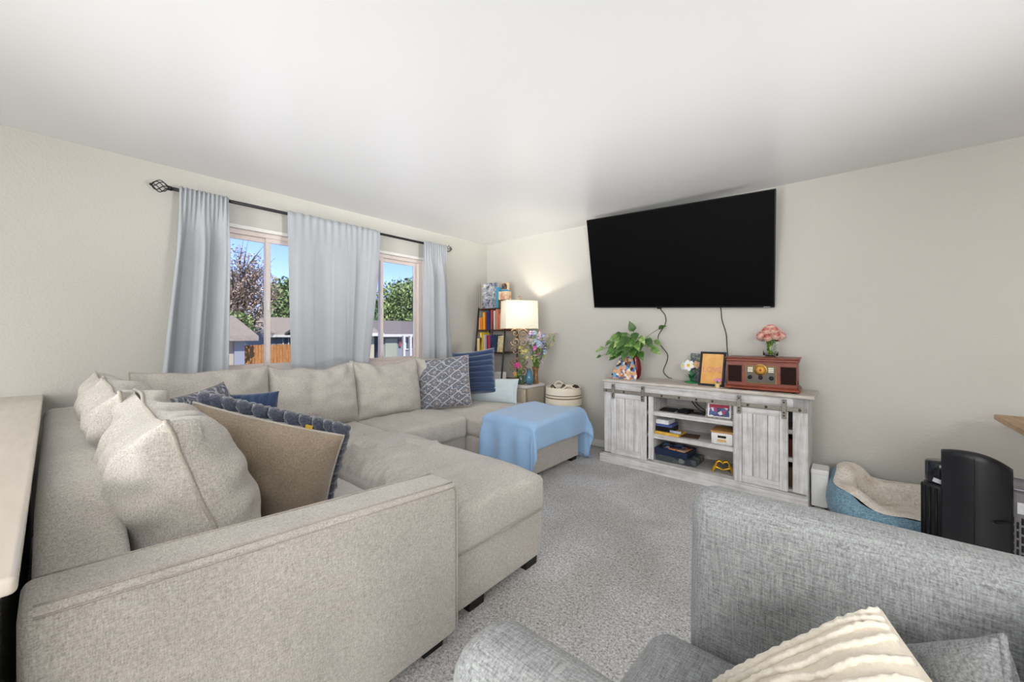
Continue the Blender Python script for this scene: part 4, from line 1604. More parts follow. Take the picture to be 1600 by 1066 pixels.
slab('tablet', 'dark flat tablet at the left of the top console shelf', 'tablet', .545, .67, .06, .20, Z1, Z1 + .014, M_BLK, .1)
slab('router', 'small black wedge shaped box in the middle of the top console shelf', 'router', .71, .80, .06, .17, Z1, Z1 + .03, M_BLK, -.2)
slab('remote', 'black remote lying beside the sparkly photo frame on the top shelf', 'remote', .80, .93, .10, .14, Z1, Z1 + .016, M_BLK, .1)
cable('black cord looping down the back of the top console shelf', [S(.73, .345, .66), S(.735, .34, .62), S(.77, .33, .575), S(.83, .27, .550), S(.90, .2, .548)], .004)
cable('second thin cord hanging at the back of the top console shelf', [S(.76, .345, .66), S(.765, .34, .62), S(.80, .33, .58), S(.86, .30, .549)], .0035)
slab('speaker_box', 'black box at the right end of the top console shelf', 'box', 1.085, 1.135, .12, .28, Z1, Z1 + .075, M_BLK)
# sparkly photo frame
pb_ = S(1.03, .060, Z1)
PM = Matrix.Translation(pb_) @ Matrix.Rotation(SA + T(8), 4, 'Z') @ Matrix.Rotation(T(-14), 4, 'X')
ph = thing('framed_photo', pb_, 'white framed photo with a beaded silver edge on the top console shelf', 'picture frame')
MB().box(-.085, .085, -.004, .008, .006, .120, .003, M=PM).build('frame', M_WHT, ph)
MB().box(-.072, .072, -.0055, -.003, .016, .086, M=PM).build('photo', collage('night_photo', [rgb(40, 52, 92), rgb(70, 90, 140), rgb(156, 52, 110), rgb(210, 214, 226), rgb(48, 60, 110)], 34, .6), ph)
MB().box(-.072, .072, -.0055, -.003, .086, .110, M=PM).build('photo_top', plain('red_strip', rgb(166, 24, 52), .4, var=.3, scale=120), ph)
M_BEAD = plain('silver_bead', rgb(190, 184, 178), .25, .5, .6)
for k in range(14):
    MB().ball(PM @ Vector((-.095 + k * .0146, -.004, .004)), .0075, 6, 5).build('bead', M_BEAD, ph)
for k in range(7):
    for s_ in (-1, 1): MB().ball(PM @ Vector((s_ * .092, -.002, .018 + k * .0155)), .0075, 6, 5).build('bead', M_BEAD, ph)
MB().prism([(-.02, .02), (.02, .02), (.01, .1), (-.01, .1)], .008, .011, M=PM).build('easel_back', M_BLK, ph)

slab('envelope', 'yellow padded envelope on the middle console shelf', 'envelope', .522, .73, .03, .20, Z2, Z2 + .024, plain('manila', rgb(216, 172, 72), .7), -.05)
slab('folder', 'dark folder lying flat in the middle of the middle console shelf', 'folder', .72, .86, .06, .20, Z2, Z2 + .008, plain('brown_folder', rgb(88, 70, 54), .7), .15)
slab('console_unit', 'black game console stacked on the yellow envelope', 'electronics', .522, .66, .05, .22, Z2 + .024, Z2 + .066, M_BLK, -.03)
slab('book', 'blue book lying on the black game console', 'book', .524, .66, .05, .22, Z2 + .066, Z2 + .088, plain('blue_cover', rgb(72, 92, 150), .5), .03)
slab('box', 'white flat box on top of the stack on the middle console shelf', 'box', .524, .635, .05, .20, Z2 + .088, Z2 + .126, plain('white_card', (.72, .72, .74), .6), -.02)
c = S(.695, .045, Z2 + .033)
o = MB().tube([c + Vector((-.045, 0, .004)), c + Vector((.045, 0, .004))], .012, 10).build('tube', plain('pale_tube', rgb(176, 186, 206), .4), origin=c)
tag(o, 'pale grey tube lying on the yellow envelope', 'tube')
# basket with wooden lid
bb = S(1.055, .12, Z2)
bk2 = thing('storage_basket', bb, 'white ribbed plastic basket with a wooden lid on the middle console shelf', 'basket')
BM = Matrix.Translation(bb) @ Matrix.Rotation(SA + T(3), 4, 'Z')
mb = MB()
W_, D_ = .155, .20
mb.rbox((0, 0, .048), (W_, D_, .096), .012, 4, M=BM.to_3x3().to_4x4(), fn=lambda p, q: Vector((p.x * (1 + .04 * q[2]), p.y * (1 + .04 * q[2]), p.z)))
mb.v = [tuple(Vector(p) + bb) for p in mb.v]
mb.build('body', M_WHT, bk2)
mb = MB()
for k in range(17):
    x = -.072 + k * .009
    if abs(x) < .03: 
        mb.box(x - .002, x + .002, -.1045, -.099, .01, .028, M=BM)
        continue
    mb.box(x - .002, x + .002, -.1045, -.099, .01, .088, M=BM)
tag(mb.build('ribs', M_WHT, bk2), kind='stuff')
MB().rbox((0, 0, 0), (.060, .006, .018), .003, 3, M=BM @ Matrix.Translation((0, -.103, .066))).build('handle_slot', M_BLK, bk2)
MB().box(-.03, .03, -.1065, -.102, .028, .046, .001, M=BM).build('label_plate', plain('pale_wood_tag', rgb(214, 172, 112), .6), bk2)
MB().box(-.084, .084, -.108, .106, .096, .108, .004, M=BM).build('lid', wood('bamboo', rgb(170, 120, 66), rgb(200, 152, 92), rgb(216, 172, 114), axis=0, scale=3, rough=.5), bk2)

slab('board_game', 'grey green board game box at the bottom left of the console', 'board game', .530, .86, .03, .27, Z3, Z3 + .052, M_GREYB, .02)
slab('board_game', 'navy blue board game box with a pale rim stacked on the grey green one', 'board game', .522, .80, .025, .25, Z3 + .052, Z3 + .108, M_NAVYB, -.02, group=None)
slab('book', 'colourful picture book lying on the navy board game box', 'book', .60, .79, .03, .18, Z3 + .108, Z3 + .118, collage('book_art', [rgb(206, 120, 70), rgb(70, 76, 90), rgb(180, 150, 120), rgb(46, 60, 96)], 22, .9), -.12)
slab('magazine', 'dark magazine on top of the bottom shelf stack', 'magazine', .57, .74, .05, .2, Z3 + .118, Z3 + .130, collage('mag_art', [rgb(40, 44, 60), rgb(90, 130, 180), rgb(30, 30, 36), rgb(150, 150, 150)], 22, 3.3), .1)

# gold hands making a heart
M_GOLD = plain('gold_paint', rgb(226, 178, 52), .28, .5, .75, var=.05)
gb = S(1.055, .07, Z3)
GM = Matrix.Translation(gb) @ Matrix.Rotation(SA + T(14), 4, 'Z')
gd = MB()


def gpath(pts, rad): gd.tube(catmull([GM @ Vector((p[0], p[2] if len(p) > 2 else 0, p[1])) for p in pts], 6), [rad[0] + (rad[1] - rad[0]) * i / (6 * (len(pts) - 1)) for i in range(6 * (len(pts) - 1) + 1)], 8)


for s_ in (-1, 1):
    # wrist and back of the hand, fingers curling to the heart's notch, thumb down to its point
    gpath([(s_ * .072, .0), (s_ * .060, .030), (s_ * .042, .058)], (.013, .014))
    for k in range(4):
        yy = -.015 + k * .010
        gpath([(s_ * .050, .045, yy), (s_ * .044, .074, yy), (s_ * .026, .090, yy), (s_ * .008, .082, yy), (s_ * .001, .070, yy)], (.0075, .0055))
    gpath([(s_ * .052, .040, -.012), (s_ * .030, .034, -.016), (s_ * .002, .022, -.014)], (.0085, .006))
o = gd.build('hand_sculpture', M_GOLD, origin=gb)
tag(o, 'small gold sculpture of two hands making a heart on the bottom shelf', 'sculpture')
slab('storage_box', 'dark red box behind the gap at the right barn door', 'box', 1.47, 1.575, .06, .22, .334, .46, plain('dark_red_box', rgb(92, 40, 32), .6))
slab('storage_box', 'brown box at the bottom behind the right barn door', 'box', 1.47, 1.575, .06, .22, Z3, .26, plain('brown_box', rgb(104, 84, 64), .6))

# ------------------------------------------------------------------ white box beside the console
hb = (3.586, -.30, 0)
wb = thing('heater_cover', hb, 'plain white upright box on the carpet between console and dog bed', 'box')
MB().box(3.538, 3.634, -.37, -.21, .006, .262, .006).build('body', M_WHITE, wb)
MB().box(3.536, 3.636, -.373, -.208, .232, .266, .006).build('lid', M_WHITE, wb)
for x in (3.55, 3.62):
    for y in (-.36, -.22): MB().lathe([(.008, 0), (.008, .008)], (x, y, 0), 8).build('foot', M_BLK, wb)

# ------------------------------------------------------------------ ladder shelf in the corner
M_DKMET = plain('black_shelf_metal', rgb(40, 36, 34), .45, .4)
M_SHWOOD = wood('dark_shelf_board', rgb(50, 34, 26), rgb(74, 50, 38), rgb(92, 64, 48), axis=0, scale=3, rough=.5)
ls = thing('ladder_shelf', (.30, -.2, 0), 'narrow black ladder bookshelf leaning in the corner behind the lamp', 'shelf')
XL, XR = .075, .56


def yf(z): return -.225 - (1.55 - z) * .115


for x in (XL, XR):
    MB().tube([(x, yf(1.50) - 0, 1.56), (x, yf(0), .0)], .011, 6).build('front_post', M_DKMET, ls)
    MB().tube([(x, -.028, 1.56), (x, -.028, 0)], .011, 6).build('back_post', M_DKMET, ls)
SHZ = (1.548, 1.275, .995, .66, .30)
for z in SHZ:
    MB().box(XL - .005, XR + .005, yf(z) - .004, -.02, z - .016, z, .002).build('shelf_board', M_SHWOOD, ls)
MB().tube([(.335, yf(1.54) + .01, 1.535), (.335, yf(.995) + .01, .99)], .009, 6).build('centre_bar', M_DKMET, ls)


def cover_mat(col, seed=0):
    c = rgb(*col)
    return plain('book_cover', c, .5, .3, var=.14, scale=70)


M_PAGE = plain('book_pages', rgb(226, 216, 196), .8, .1)
BC = {}


def book(label, x, w, d, h, y, z, col, lean=0.0, rz=0.0, group=None, art=None):
    """x: left edge on the shelf"""
    o0 = Vector((x + w / 2, y, z))
    M = Matrix.Translation(o0) @ Matrix.Rotation(rz, 4, 'Z') @ Matrix.Rotation(lean, 4, 'Y')
    r = thing('book', o0, label, 'book', group)
    m = art or BC.setdefault(col, cover_mat(col))
    mb = MB()
    mb.box(-w / 2, -w / 2 + .003, 0, d, 0, h, M=M)
    mb.box(w / 2 - .003, w / 2, 0, d, 0, h, M=M)
    mb.box(-w / 2, w / 2, 0, .004, 0, h, .001, M=M)
    mb.build('cover', m, r)
    MB().box(-w / 2 + .003, w / 2 - .003, .004, d - .004, .004, h - .004, M=M).build('pages', M_PAGE, r)
    return r


g1, g2 = 'books on the second shelf of the ladder bookshelf', 'books on the third shelf of the ladder bookshelf'
z2, z3 = SHZ[1], SHZ[2]
y2, y3 = yf(z2) + .015, yf(z3) + .015
for (lab, x, w, h, col) in (
    ('pale orange paperback, first from the left on the second shelf', .085, .028, .155, (236, 176, 120)),
    ('orange book, second from the left on the second shelf', .116, .040, .160, (232, 132, 44)),
    ('tall yellow orange book, third from the left on the second shelf', .160, .038, .225, (240, 170, 40)),
    ('red orange book beside the tall yellow one on the second shelf', .200, .020, .225, (206, 72, 40)),
    ('dark blue tall book in the middle of the second shelf', .224, .048, .235, (36, 58, 118)),
    ('thin navy book right of the dark blue one on the second shelf', .274, .018, .230, (44, 66, 92)),
    ('red book with a pale spine foot on the second shelf', .296, .038, .250, (184, 70, 74)),
    ('white book right of the red one on the second shelf', .345, .030, .240, (222, 218, 220)),
    ('rust coloured book behind the lamp shade on the second shelf', .385, .050, .255, (206, 128, 96)),
    ('coral book behind the lamp shade at the right of the second shelf', .440, .060, .20, (216, 140, 110))):
    book(lab, x, w, .14, h, y2, z2, col)
for (lab, x, w, h, col, ln) in (
    ('cream paperback, first from the left on the third shelf', .085, .040, .165, (236, 208, 160), .0),
    ('small yellow book with dark lettering on the third shelf', .128, .032, .18, (236, 190, 70), .06),
    ('tall bright yellow book on the third shelf', .150, .035, .245, (240, 214, 74), -.07),
    ('pink cream book right of the tall yellow one on the third shelf', .205, .026, .215, (236, 196, 180), -.05),
    ('light blue book on the third shelf', .232, .024, .215, (160, 190, 220), -.03),
    ('maroon book on the third shelf', .262, .026, .21, (150, 34, 60), -.03),
    ('orange red book between maroon and purple ones on the third shelf', .290, .018, .21, (214, 86, 52), -.03),
    ('purple book on the third shelf', .310, .030, .205, (110, 56, 140), -.02),
    ('dark blue green book right of the purple one on the third shelf', .350, .048, .215, (40, 60, 92), -.04)):
    book(lab, x, w, .15, h, y3, z3, col, ln)
o0 = Vector((.475, yf(z3) + .03, z3))
cm = NT('cream_patterned_cover')
cm = cm.set(.5, .3, 0, cm.ramp(cm.noise(cm.coord(), 40, 3, .7), [(.42, rgb(186, 170, 120)), (.5, rgb(236, 220, 178))]))
M = Matrix.Translation(o0) @ Matrix.Rotation(T(-8), 4, 'Z') @ Matrix.Rotation(T(-9), 4, 'X') @ Matrix.Rotation(-.07, 4, 'Y')
r = thing('book', o0, 'cream patterned book standing face out at the right of the third shelf', 'book')
MB().box(-.062, .062, 0, .018, 0, .205, .002, M=M).build('cover', cm, r)
MB().box(-.059, .0625, .003, .015, .003, .2055, M=M).build('pages', M_PAGE, r)

# top tier: records / magazines and small boxes
zt_ = SHZ[0]
g3 = 'pale magazines at the left of the top tier'
for k, (x, w, h, col) in enumerate(((.080, .014, .31, (206, 198, 184)), (.096, .012, .315, (150, 140, 130)), (.110, .016, .32, (212, 202, 182)), (.128, .014, .31, (176, 160, 140)), (.144, .02, .315, (206, 196, 176)))):
    book(('leftmost thin cream magazine on the top tier', 'thin grey magazine, second from the left on the top tier', 'thin straw coloured magazine, third from the left on the top tier', 'thin tan magazine, fourth from the left on the top tier', 'fifth magazine, touching the grey art printed file on the top tier')[k], x, w, .20, h, yf(zt_) + .0, zt_, col, 0, 0, g3)
cv = NT('grey_artwork')
nn_ = cv.noise(cv.coord(), 15, 4, .6, 1.0)
cv = cv.set(.45, .3, 0, cv.ramp(nn_, [(.36, rgb(58, 60, 66)), (.44, rgb(128, 134, 148)), (.56, rgb(164, 168, 178)), (.62, rgb(222, 210, 180))]))
o0 = Vector((.268, yf(zt_) + .0, zt_))
M = Matrix.Translation(o0) @ Matrix.Rotation(T(24), 4, 'Z')
r = thing('magazine_file', o0, 'grey art printed magazine file on the top tier of the ladder shelf', 'magazine file')
MB().box(-.105, .105, 0, .012, 0, .325, .003, M=M).build('front_cover', cv, r)
MB().box(-.105, -.06, .012, .08, 0, .325, .003, M=M).build('spine', plain('blue_grey_spine', rgb(158, 164, 184), .5), r)
MB().box(-.06, .100, .014, .06, .0, .315, M=M).build('pages', M_PAGE, r)
o0 = Vector((.468, yf(zt_) + .03, zt_))
tb_ = tag(MB().box(.395, .535, yf(zt_) + .02, yf(zt_) + .12, zt_, zt_ + .10, .003).build('box', cover_mat((110, 84, 60)), origin=o0), 'dark wooden box under the cream one, right end of the top tier', 'box')
tag(MB().box(.40, .53, yf(zt_) + .015, yf(zt_) + .115, zt_ + .10, zt_ + .205, .003).build('box', collage('peach_art', [rgb(232, 206, 170), rgb(226, 190, 160), rgb(236, 216, 186), rgb(216, 160, 130)], 30, 4.1), origin=o0 + Vector((0, 0, .1))), 'cream and peach box on the right of the top tier', 'box')
tag(MB().box(.372, .398, yf(zt_) + .0, yf(zt_) + .12, zt_, zt_ + .26, .003).build('book', cover_mat((70, 160, 196)), origin=(.385, yf(zt_), zt_)), 'turquoise book left of the peach box on the top tier', 'book')
c = Vector((.475, yf(zt_) + .07, zt_ + .265))
ck = thing('retro_tin', c - Vector((0, 0, .06)), 'small round edged tin with a brown picture, highest on the top tier', 'tin')
MB().rbox(c, (.115, .05, .115), .035, 3).build('body', plain('cream_tin', rgb(206, 186, 150), .4), ck)
MB().rbox(c + Vector((0, -.022, .004)), (.085, .014, .075), .02, 3).build('picture', collage('brown_art', [rgb(70, 54, 46), rgb(140, 104, 76), rgb(206, 160, 120), rgb(60, 70, 90)], 40, 1.7), ck)
MB().box(c.x - .056, c.x + .056, c.y - .027, c.y + .0, c.z - .058, c.z - .036, .004).build('blue_band', cover_mat((70, 150, 196)), ck)
z4 = SHZ[3]
tag(MB().rbox((.47, yf(z4) + .07, z4 + .045), (.13, .10, .09), .012, 3).build('box', M_WHT, origin=(.47, yf(z4) + .07, z4)), 'white box on the fourth shelf just above the pale blue pillow', 'box')

# ------------------------------------------------------------------ side table
M_MIRR = plain('champagne_lacquer', rgb(206, 196, 180), .18, .5, .15, var=.03)
M_CHAMP = plain('champagne_metal', rgb(170, 150, 126), .35, .5, .6)
M_GREYW = plain('pale_grey_top', rgb(214, 208, 206), .3, .4)
TX0, TX1, TY0, TY1, TZ = .70, 1.075, -.485, -.16, .652
stb = thing('side_table', (.888, -.33, 0), 'champagne cube side table holding the lamp and flowers in the corner', 'side table')
MB().box(TX0 + .008, TX1 - .008, TY0 + .008, TY1, .03, TZ - .03, .003).build('cabinet', M_MIRR, stb)
MB().box(TX0 - .008, TX1 + .010, TY0 - .008, TY1, TZ - .03, TZ, .004).build('top', M_GREYW, stb)
MB().box(TX1 - .020, TX1 - .002, TY0 + .000, TY0 + .016, .0, TZ - .03, .002).build('corner_post', M_CHAMP, stb)
MB().box(TX0 + .002, TX0 + .020, TY0 + .000, TY0 + .016, .0, TZ - .03, .002).build('corner_post', M_CHAMP, stb)
dr = MB().box(TX0 + .03, TX1 - .03, TY0 + .0, TY0 + .010, .40, TZ - .05, .003).build('drawer', M_MIRR, stb)
MB().ball((.888, TY0 - .008, .53), .012, 8, 6).build('knob', M_CHAMP, dr)

# ------------------------------------------------------------------ table lamp
LC = Vector((.875, -.375, TZ))
la = thing('table_lamp', LC, 'table lamp with a rectangular cream shade on a scrolled metal stem, lit', 'lamp')
M_SCR = plain('antique_scroll_metal', rgb(132, 112, 92), .5, .4, .3, var=.3, scale=80)
mb = MB()
mb.lathe([(.075, 0), (.075, .012), (.05, .022), (.028, .03), (.016, .05), (.012, .07)], LC, 20)
mb.build('base', M_SCR, la)
MB().tube([LC + Vector((0, 0, .05)), LC + Vector((0, 0, .80))], .0065, 8).build('stem', M_SCR, la)
LR = T(38)
ux = Vector((math.cos(LR), math.sin(LR), 0))


def scroll(cx_, cz_, r0, s, turns=1.4, flip=1):
    pts = []
    for i in range(22):
        t_ = i / 21
        a = flip * (t_ * turns * 2 * PI) + (PI if s < 0 else 0)
        r = r0 * (1 - .78 * t_)
        pts.append(LC + ux * (cx_ + s * 0 + r * math.cos(a)) + Vector((0, -.004, cz_ + r * math.sin(a))))
    return pts


for (z, f_) in ((.145, 1), (.255, -1), (.375, 1), (.475, -1), (.575, 1)):
    for s in (-1, 1):
        MB().tube(scroll(s * .044, z, .054, s, 1.35, f_ * s), .0095, 6).build('scroll', M_SCR, la)
    mb = MB()
    for s in (-1, 1):
        mb.tube(catmull([LC + ux * (s * .006) + Vector((0, 0, z + .05)), LC + ux * (s * .03) + Vector((0, 0, z + .035)), LC + ux * (s * .075) + Vector((0, 0, z + .055))], 4), [.006] * 8 + [.003], 6)
    mb.build('leaf_scroll', M_SCR, la)

sh = NT('lamp_shade_linen')
di = sh.n('ShaderNodeBsdfDiffuse')
tr = sh.n('ShaderNodeBsdfTranslucent')
wv = sh.noise(sh.coord((1, 1, .2)), 220, 2)
cc_ = sh.ramp(wv, [(.4, rgb(240, 232, 212)), (.6, rgb(250, 244, 228))])
sh.l(cc_, di.inputs[0])
sh.l(cc_, tr.inputs[0])
mx = sh.n('ShaderNodeMixShader')
mx.inputs[0].default_value = .055
sh.l(di.outputs[0], mx.inputs[1])
sh.l(tr.outputs[0], mx.inputs[2])
sh.l(mx.outputs[0], sh.out.inputs[0])
M_SHADE = sh.m
SH0, SH1 = .632, .945
SM = Matrix.Translation(LC) @ Matrix.Rotation(T(58), 4, 'Z')


def shade_ring(t_, k):
    # rounded rectangle outline
    a, b, r = (.195, .115, .012)
    pts = []
    for (cx_, cy_, a0) in ((a - r, b - r, 0), (-a + r, b - r, 90), (-a + r, -b + r, 180), (a - r, -b + r, 270)):
        for i in range(4):
            th = T(a0 + 30 * i)
            pts.append((cx_ + r * math.cos(th), cy_ + r * math.sin(th)))
    return pts


ring = shade_ring(0, 0)
mb = MB()
n_ = len(ring)
vs, fs = [], []
for j in range(5):
    t_ = j / 4
    s_ = lerp(1.0, .965, t_)
    vs += [SM @ Vector((p[0] * s_, p[1] * s_, lerp(SH0, SH1, t_))) for p in ring]
for j in range(4):
    for k in range(n_): fs.append((j * n_ + k, j * n_ + (k + 1) % n_, (j + 1) * n_ + (k + 1) % n_, (j + 1) * n_ + k))
mb.add(vs, fs)
so = mb.build('lamp_shade', M_SHADE, la)
for (z, s_) in ((SH0, 1.002), (SH1, .967)):
    MB().tube([SM @ Vector((p[0] * s_, p[1] * s_, z)) for p in ring], .003, 5, closed=True).build('shade_trim', plain('shade_tape', rgb(236, 224, 198), .8), so)
mb = MB()
mb.tube([SM @ Vector((-.186, 0, SH1 - .01)), SM @ Vector((.186, 0, SH1 - .01))], .002, 5)
mb.tube([SM @ Vector((0, -.11, SH1 - .01)), SM @ Vector((0, .11, SH1 - .01))], .002, 5)
hp = []
for i in range(17):
    a = PI * i / 16
    hp.append(SM @ Vector((.055 * math.cos(a), 0, .72 + .225 * math.sin(a))))
mb.tube(hp, .0025, 5)
mb.build('harp', M_BRASS, la)
MB().lathe([(.005, .93), (.006, .955), (.014, .965), (.010, .978), (.016, .99), (.004, 1.005)], LC, 10).build('finial', M_SCR, la)
bm = NT('bulb_glow')
bm.b.inputs['Emission Color'].default_value = (1, .86, .62, 1)
bm.b.inputs['Emission Strength'].default_value = 8
bu = LC + Vector((0, 0, .80))
mb = MB().ball(bu, .028, 12, 8)
mb.build('bulb', bm.set(.4), la)
MB().lathe([(.016, .70), (.018, .74), (.014, .775)], LC, 10).build('socket', M_BRASS, la)
pl_ = lamp('lamp_bulb_light', 'POINT', bu + Vector((0, 0, .035)), (0, 0, 0), 12, (1, .92, .80))
pl_.data.shadow_soft_size = .03

# ------------------------------------------------------------------ flowers and vases on the side table
M_AMBG = NT('amber_glass')
M_AMBG.b.inputs['Transmission Weight'].default_value = .75
M_AMBG = M_AMBG.set(.08, .5, 0, rgb(206, 160, 100))
M_BLUG = NT('blue_glass')
M_BLUG.b.inputs['Transmission Weight'].default_value = .8
M_BLUG = M_BLUG.set(.08, .5, 0, rgb(140, 200, 226))
M_GRNG = NT('green_glass')
M_GRNG.b.inputs['Transmission Weight'].default_value = .6
M_GRNG = M_GRNG.set(.08, .5, 0, rgb(110, 140, 110))


def bouquet(r, base, spread, hgt, n, mats, sizes, seed, lean=(0, 0), stemr=.002):
    rnd = random.Random(seed)
    st = MB()
    for k in range(n):
        a = rnd.uniform(0, 2 * PI)
        q = rnd.random() ** .6
        hh = rnd.uniform(*hgt)
        ks = .35 + .65 * (hh - hgt[0]) / (hgt[1] - hgt[0]) if n > 50 else 1.0
        e = base + Vector((lean[0] * ks + spread[0] * ks * q * math.cos(a), lean[1] * ks + spread[1] * ks * q * math.sin(a), hh))
        m = base.lerp(e, .55) + Vector((0, 0, .02)) - Vector((lean[0] * .15, lean[1] * .15, 0))
        st.tube(catmull([base, m, e], 3), stemr, 4)
        mi = rnd.randrange(len(mats))
        s_ = sizes[mi] * rnd.uniform(.75, 1.25)
        mb = MB()
        kind = mi % 3
        if kind == 0:
            for j in range(7):
                th = j * 2.4
                mb.ball(e + Vector((s_ * .6 * math.cos(th) * (j / 7 + .2), s_ * .6 * math.sin(th), s_ * .5 * math.cos(j * 1.7))), s_ * .5, 6, 4)
        elif kind == 1:
            for j in range(7):
                mb.ball(e + Vector((rnd.uniform(-.3, .3) * s_, rnd.uniform(-.3, .3) * s_, (j - 3) * s_ * .5)), s_ * (.55 - .05 * j), 6, 4)
        else:
            for j in range(8):
                th = 2 * PI * j / 8
                mb.ball(e + Vector((s_ * .7 * math.cos(th), s_ * .7 * math.sin(th), s_ * .12)), (s_ * .42, s_ * .42, s_ * .2), 6, 4)
            mb.ball(e + Vector((0, 0, s_ * .15)), s_ * .35, 6, 4)
        mb.build('flower', mats[mi], r)
    st.build('stems', M_STEM, r)


f_ = lambda *c: plain('petal', rgb(*c), .8, .1, var=.15, scale=90)
v1 = Vector((1.035, -.275, TZ))
av = thing('amber_vase', v1, 'tall waisted amber glass vase with a spray of pastel dried flowers', 'vase')
MB().lathe([(.036, 0), (.038, .01), (.030, .07), (.026, .11), (.032, .16), (.043, .195), (.040, .195), (.029, .158), (.023, .11), (.027, .07), (.033, .012), (0, .006)], v1, 18).build('glass', M_AMBG, av)
PK, LV, BL, YE, WH, VI, GR = f_(218, 120, 182), f_(198, 170, 200), f_(170, 188, 204), f_(206, 196, 130), f_(226, 220, 206), f_(124, 112, 176), f_(150, 164, 108)
bouquet(av, v1 + Vector((0, 0, .12)), (.19, .17), (.13, .46), 120, [PK, LV, BL, YE, GR, WH, LV, GR, VI, WH, LV, YE, BL], [.026, .022, .030, .022, .022, .022, .025, .024, .025, .022, .026, .022, .026], 2, (.055, .05))
v2 = Vector((1.018, -.370, TZ))
o = MB().lathe([(.026, 0), (.040, .012), (.050, .05), (.049, .085), (.036, .13), (.018, .165), (.014, .178), (.010, .178), (.014, .16), (.032, .125), (.044, .085), (.044, .05), (.034, .016), (0, .008)], v2, 20).build('bud_vase', M_BLUG, origin=v2)
tag(o, 'small teardrop blue glass bud vase at the front of the side table', 'vase')
v3 = Vector((.945, -.425, TZ))
gv = thing('flower_jar', v3, 'short green glass jar of pink and orange flowers below the lamp stem', 'vase')
MB().lathe([(.034, 0), (.037, .01), (.037, .095), (.033, .10), (.031, .095), (.033, .012), (0, .006)], v3, 18).build('jar', M_GRNG, gv)
bouquet(gv, v3 + Vector((0, 0, .09)), (.045, .045), (.08, .13), 16, [f_(204, 70, 140), GR, GR], [.024, .016, .022], 5, (-.03, -.01))
v4 = Vector((.892, -.450, TZ))
ov = thing('flower_jar', v4, 'little amber jar of orange blossoms left of the green jar', 'vase')
MB().lathe([(.024, 0), (.027, .01), (.027, .07), (.023, .075), (.022, .07), (.024, .01), (0, .005)], v4, 16).build('jar', M_AMBG, ov)
bouquet(ov, v4 + Vector((0, 0, .06)), (.035, .035), (.04, .075), 12, [f_(236, 164, 70), GR, f_(236, 180, 110)], [.020, .012, .020], 8)
bouquet(gv, v3 + Vector((0, 0, .09)), (.07, .07), (.20, .34), 14, [YE, GR, WH], [.018, .016, .014], 11, (.01, .02), .0014)

# ------------------------------------------------------------------ tall woven basket
wb_ = NT('woven_basket')
tcn = wb_.n('ShaderNodeTexCoord')
sep = wb_.n('ShaderNodeSeparateXYZ')
wb_.l(tcn.outputs['Object'], sep.inputs[0])
zz = wb_.math('FRACT', wb_.math('MULTIPLY', sep.outputs[2], 55))
hgt = wb_.math('ABSOLUTE', wb_.math('SUBTRACT', zz, .5))
band = wb_.ramp(wb_.math('MULTIPLY', sep.outputs[2], 1.4286), [(0, rgb(176, 158, 132)), (.655, rgb(176, 158, 132)), (.66, rgb(224, 214, 194)), (.755, rgb(224, 214, 194)), (.757, rgb(130, 112, 100)), (.772, rgb(130, 112, 100)), (.774, rgb(224, 214, 194)), (.795, rgb(224, 214, 194)), (.797, rgb(130, 112, 100)), (.812, rgb(130, 112, 100)), (.814, rgb(228, 218, 200)), (1, rgb(228, 218, 200))], 'CONSTANT')
wb_.bump(hgt, .5, .006)
M_BASK = wb_.set(.9, .1, 0, band)
B0 = Vector((1.385, -.238, 0))
tbk = thing('woven_basket', B0, 'tall cream woven basket with twin brown stripes beyond the throw', 'basket')
prof = [(.0, .004), (.205, .004), (.214, .03)] + [(lerp(.216, .190, i / 14), .03 + .605 * i / 14) for i in range(1, 15)]
prof += [(.188, .648), (.180, .642)] + [(lerp(.181, .204, i / 8), .63 - .59 * i / 8) for i in range(9)]
MB().lathe(prof, B0, 40).build('body', M_BASK, tbk)
for s in (-1, 1):
    pts = []
    for i in range(11):
        a = -.35 + .7 * i / 10 + (T(-40) if s < 0 else T(140))
        rr = .184
        pts.append(B0 + Vector((rr * math.cos(a), rr * math.sin(a), .635 + .045 * math.sin(PI * i / 10))))
    MB().tube(pts, .009, 6).build('handle', M_BASK, tbk)
mb = MB()
rnd = random.Random(6)
for k in range(60):
    a, r_ = rnd.uniform(0, 6.28), .16 * math.sqrt(rnd.random())
    c = B0 + Vector((r_ * math.cos(a), r_ * math.sin(a), rnd.uniform(.60, .655)))
    mb.ball(c, rnd.uniform(.012, .028), 6, 4)
rb_ = thing('folded_blanket', B0 + Vector((0, 0, .1)), 'rumpled cream blanket with dark tassels stuffed in the woven basket', 'blanket')
MB().lathe([(.0, .10), (.18, .10), (.175, .40), (.165, .585), (.10, .625), (.0, .635)], B0, 24).build('cloth', fabric('cream_blanket', rgb(200, 188, 168), rgb(226, 216, 198), 120, .4, .6), rb_)
mb2 = MB()
for k in range(9):
    a = rnd.uniform(0, 6.28)
    r_ = rnd.uniform(.06, .15)
    c = B0 + Vector((r_ * math.cos(a), r_ * math.sin(a), .640))
    mb2.tube(catmull([c, c + Vector((.02, .01, .02)), c + Vector((.045, -.01, .012)), c + Vector((.06, .01, -.01))], 4), .006, 6)
tag(mb2.build('tassels', plain('dark_tassel', rgb(70, 62, 58), .9, .05), rb_), kind='stuff')

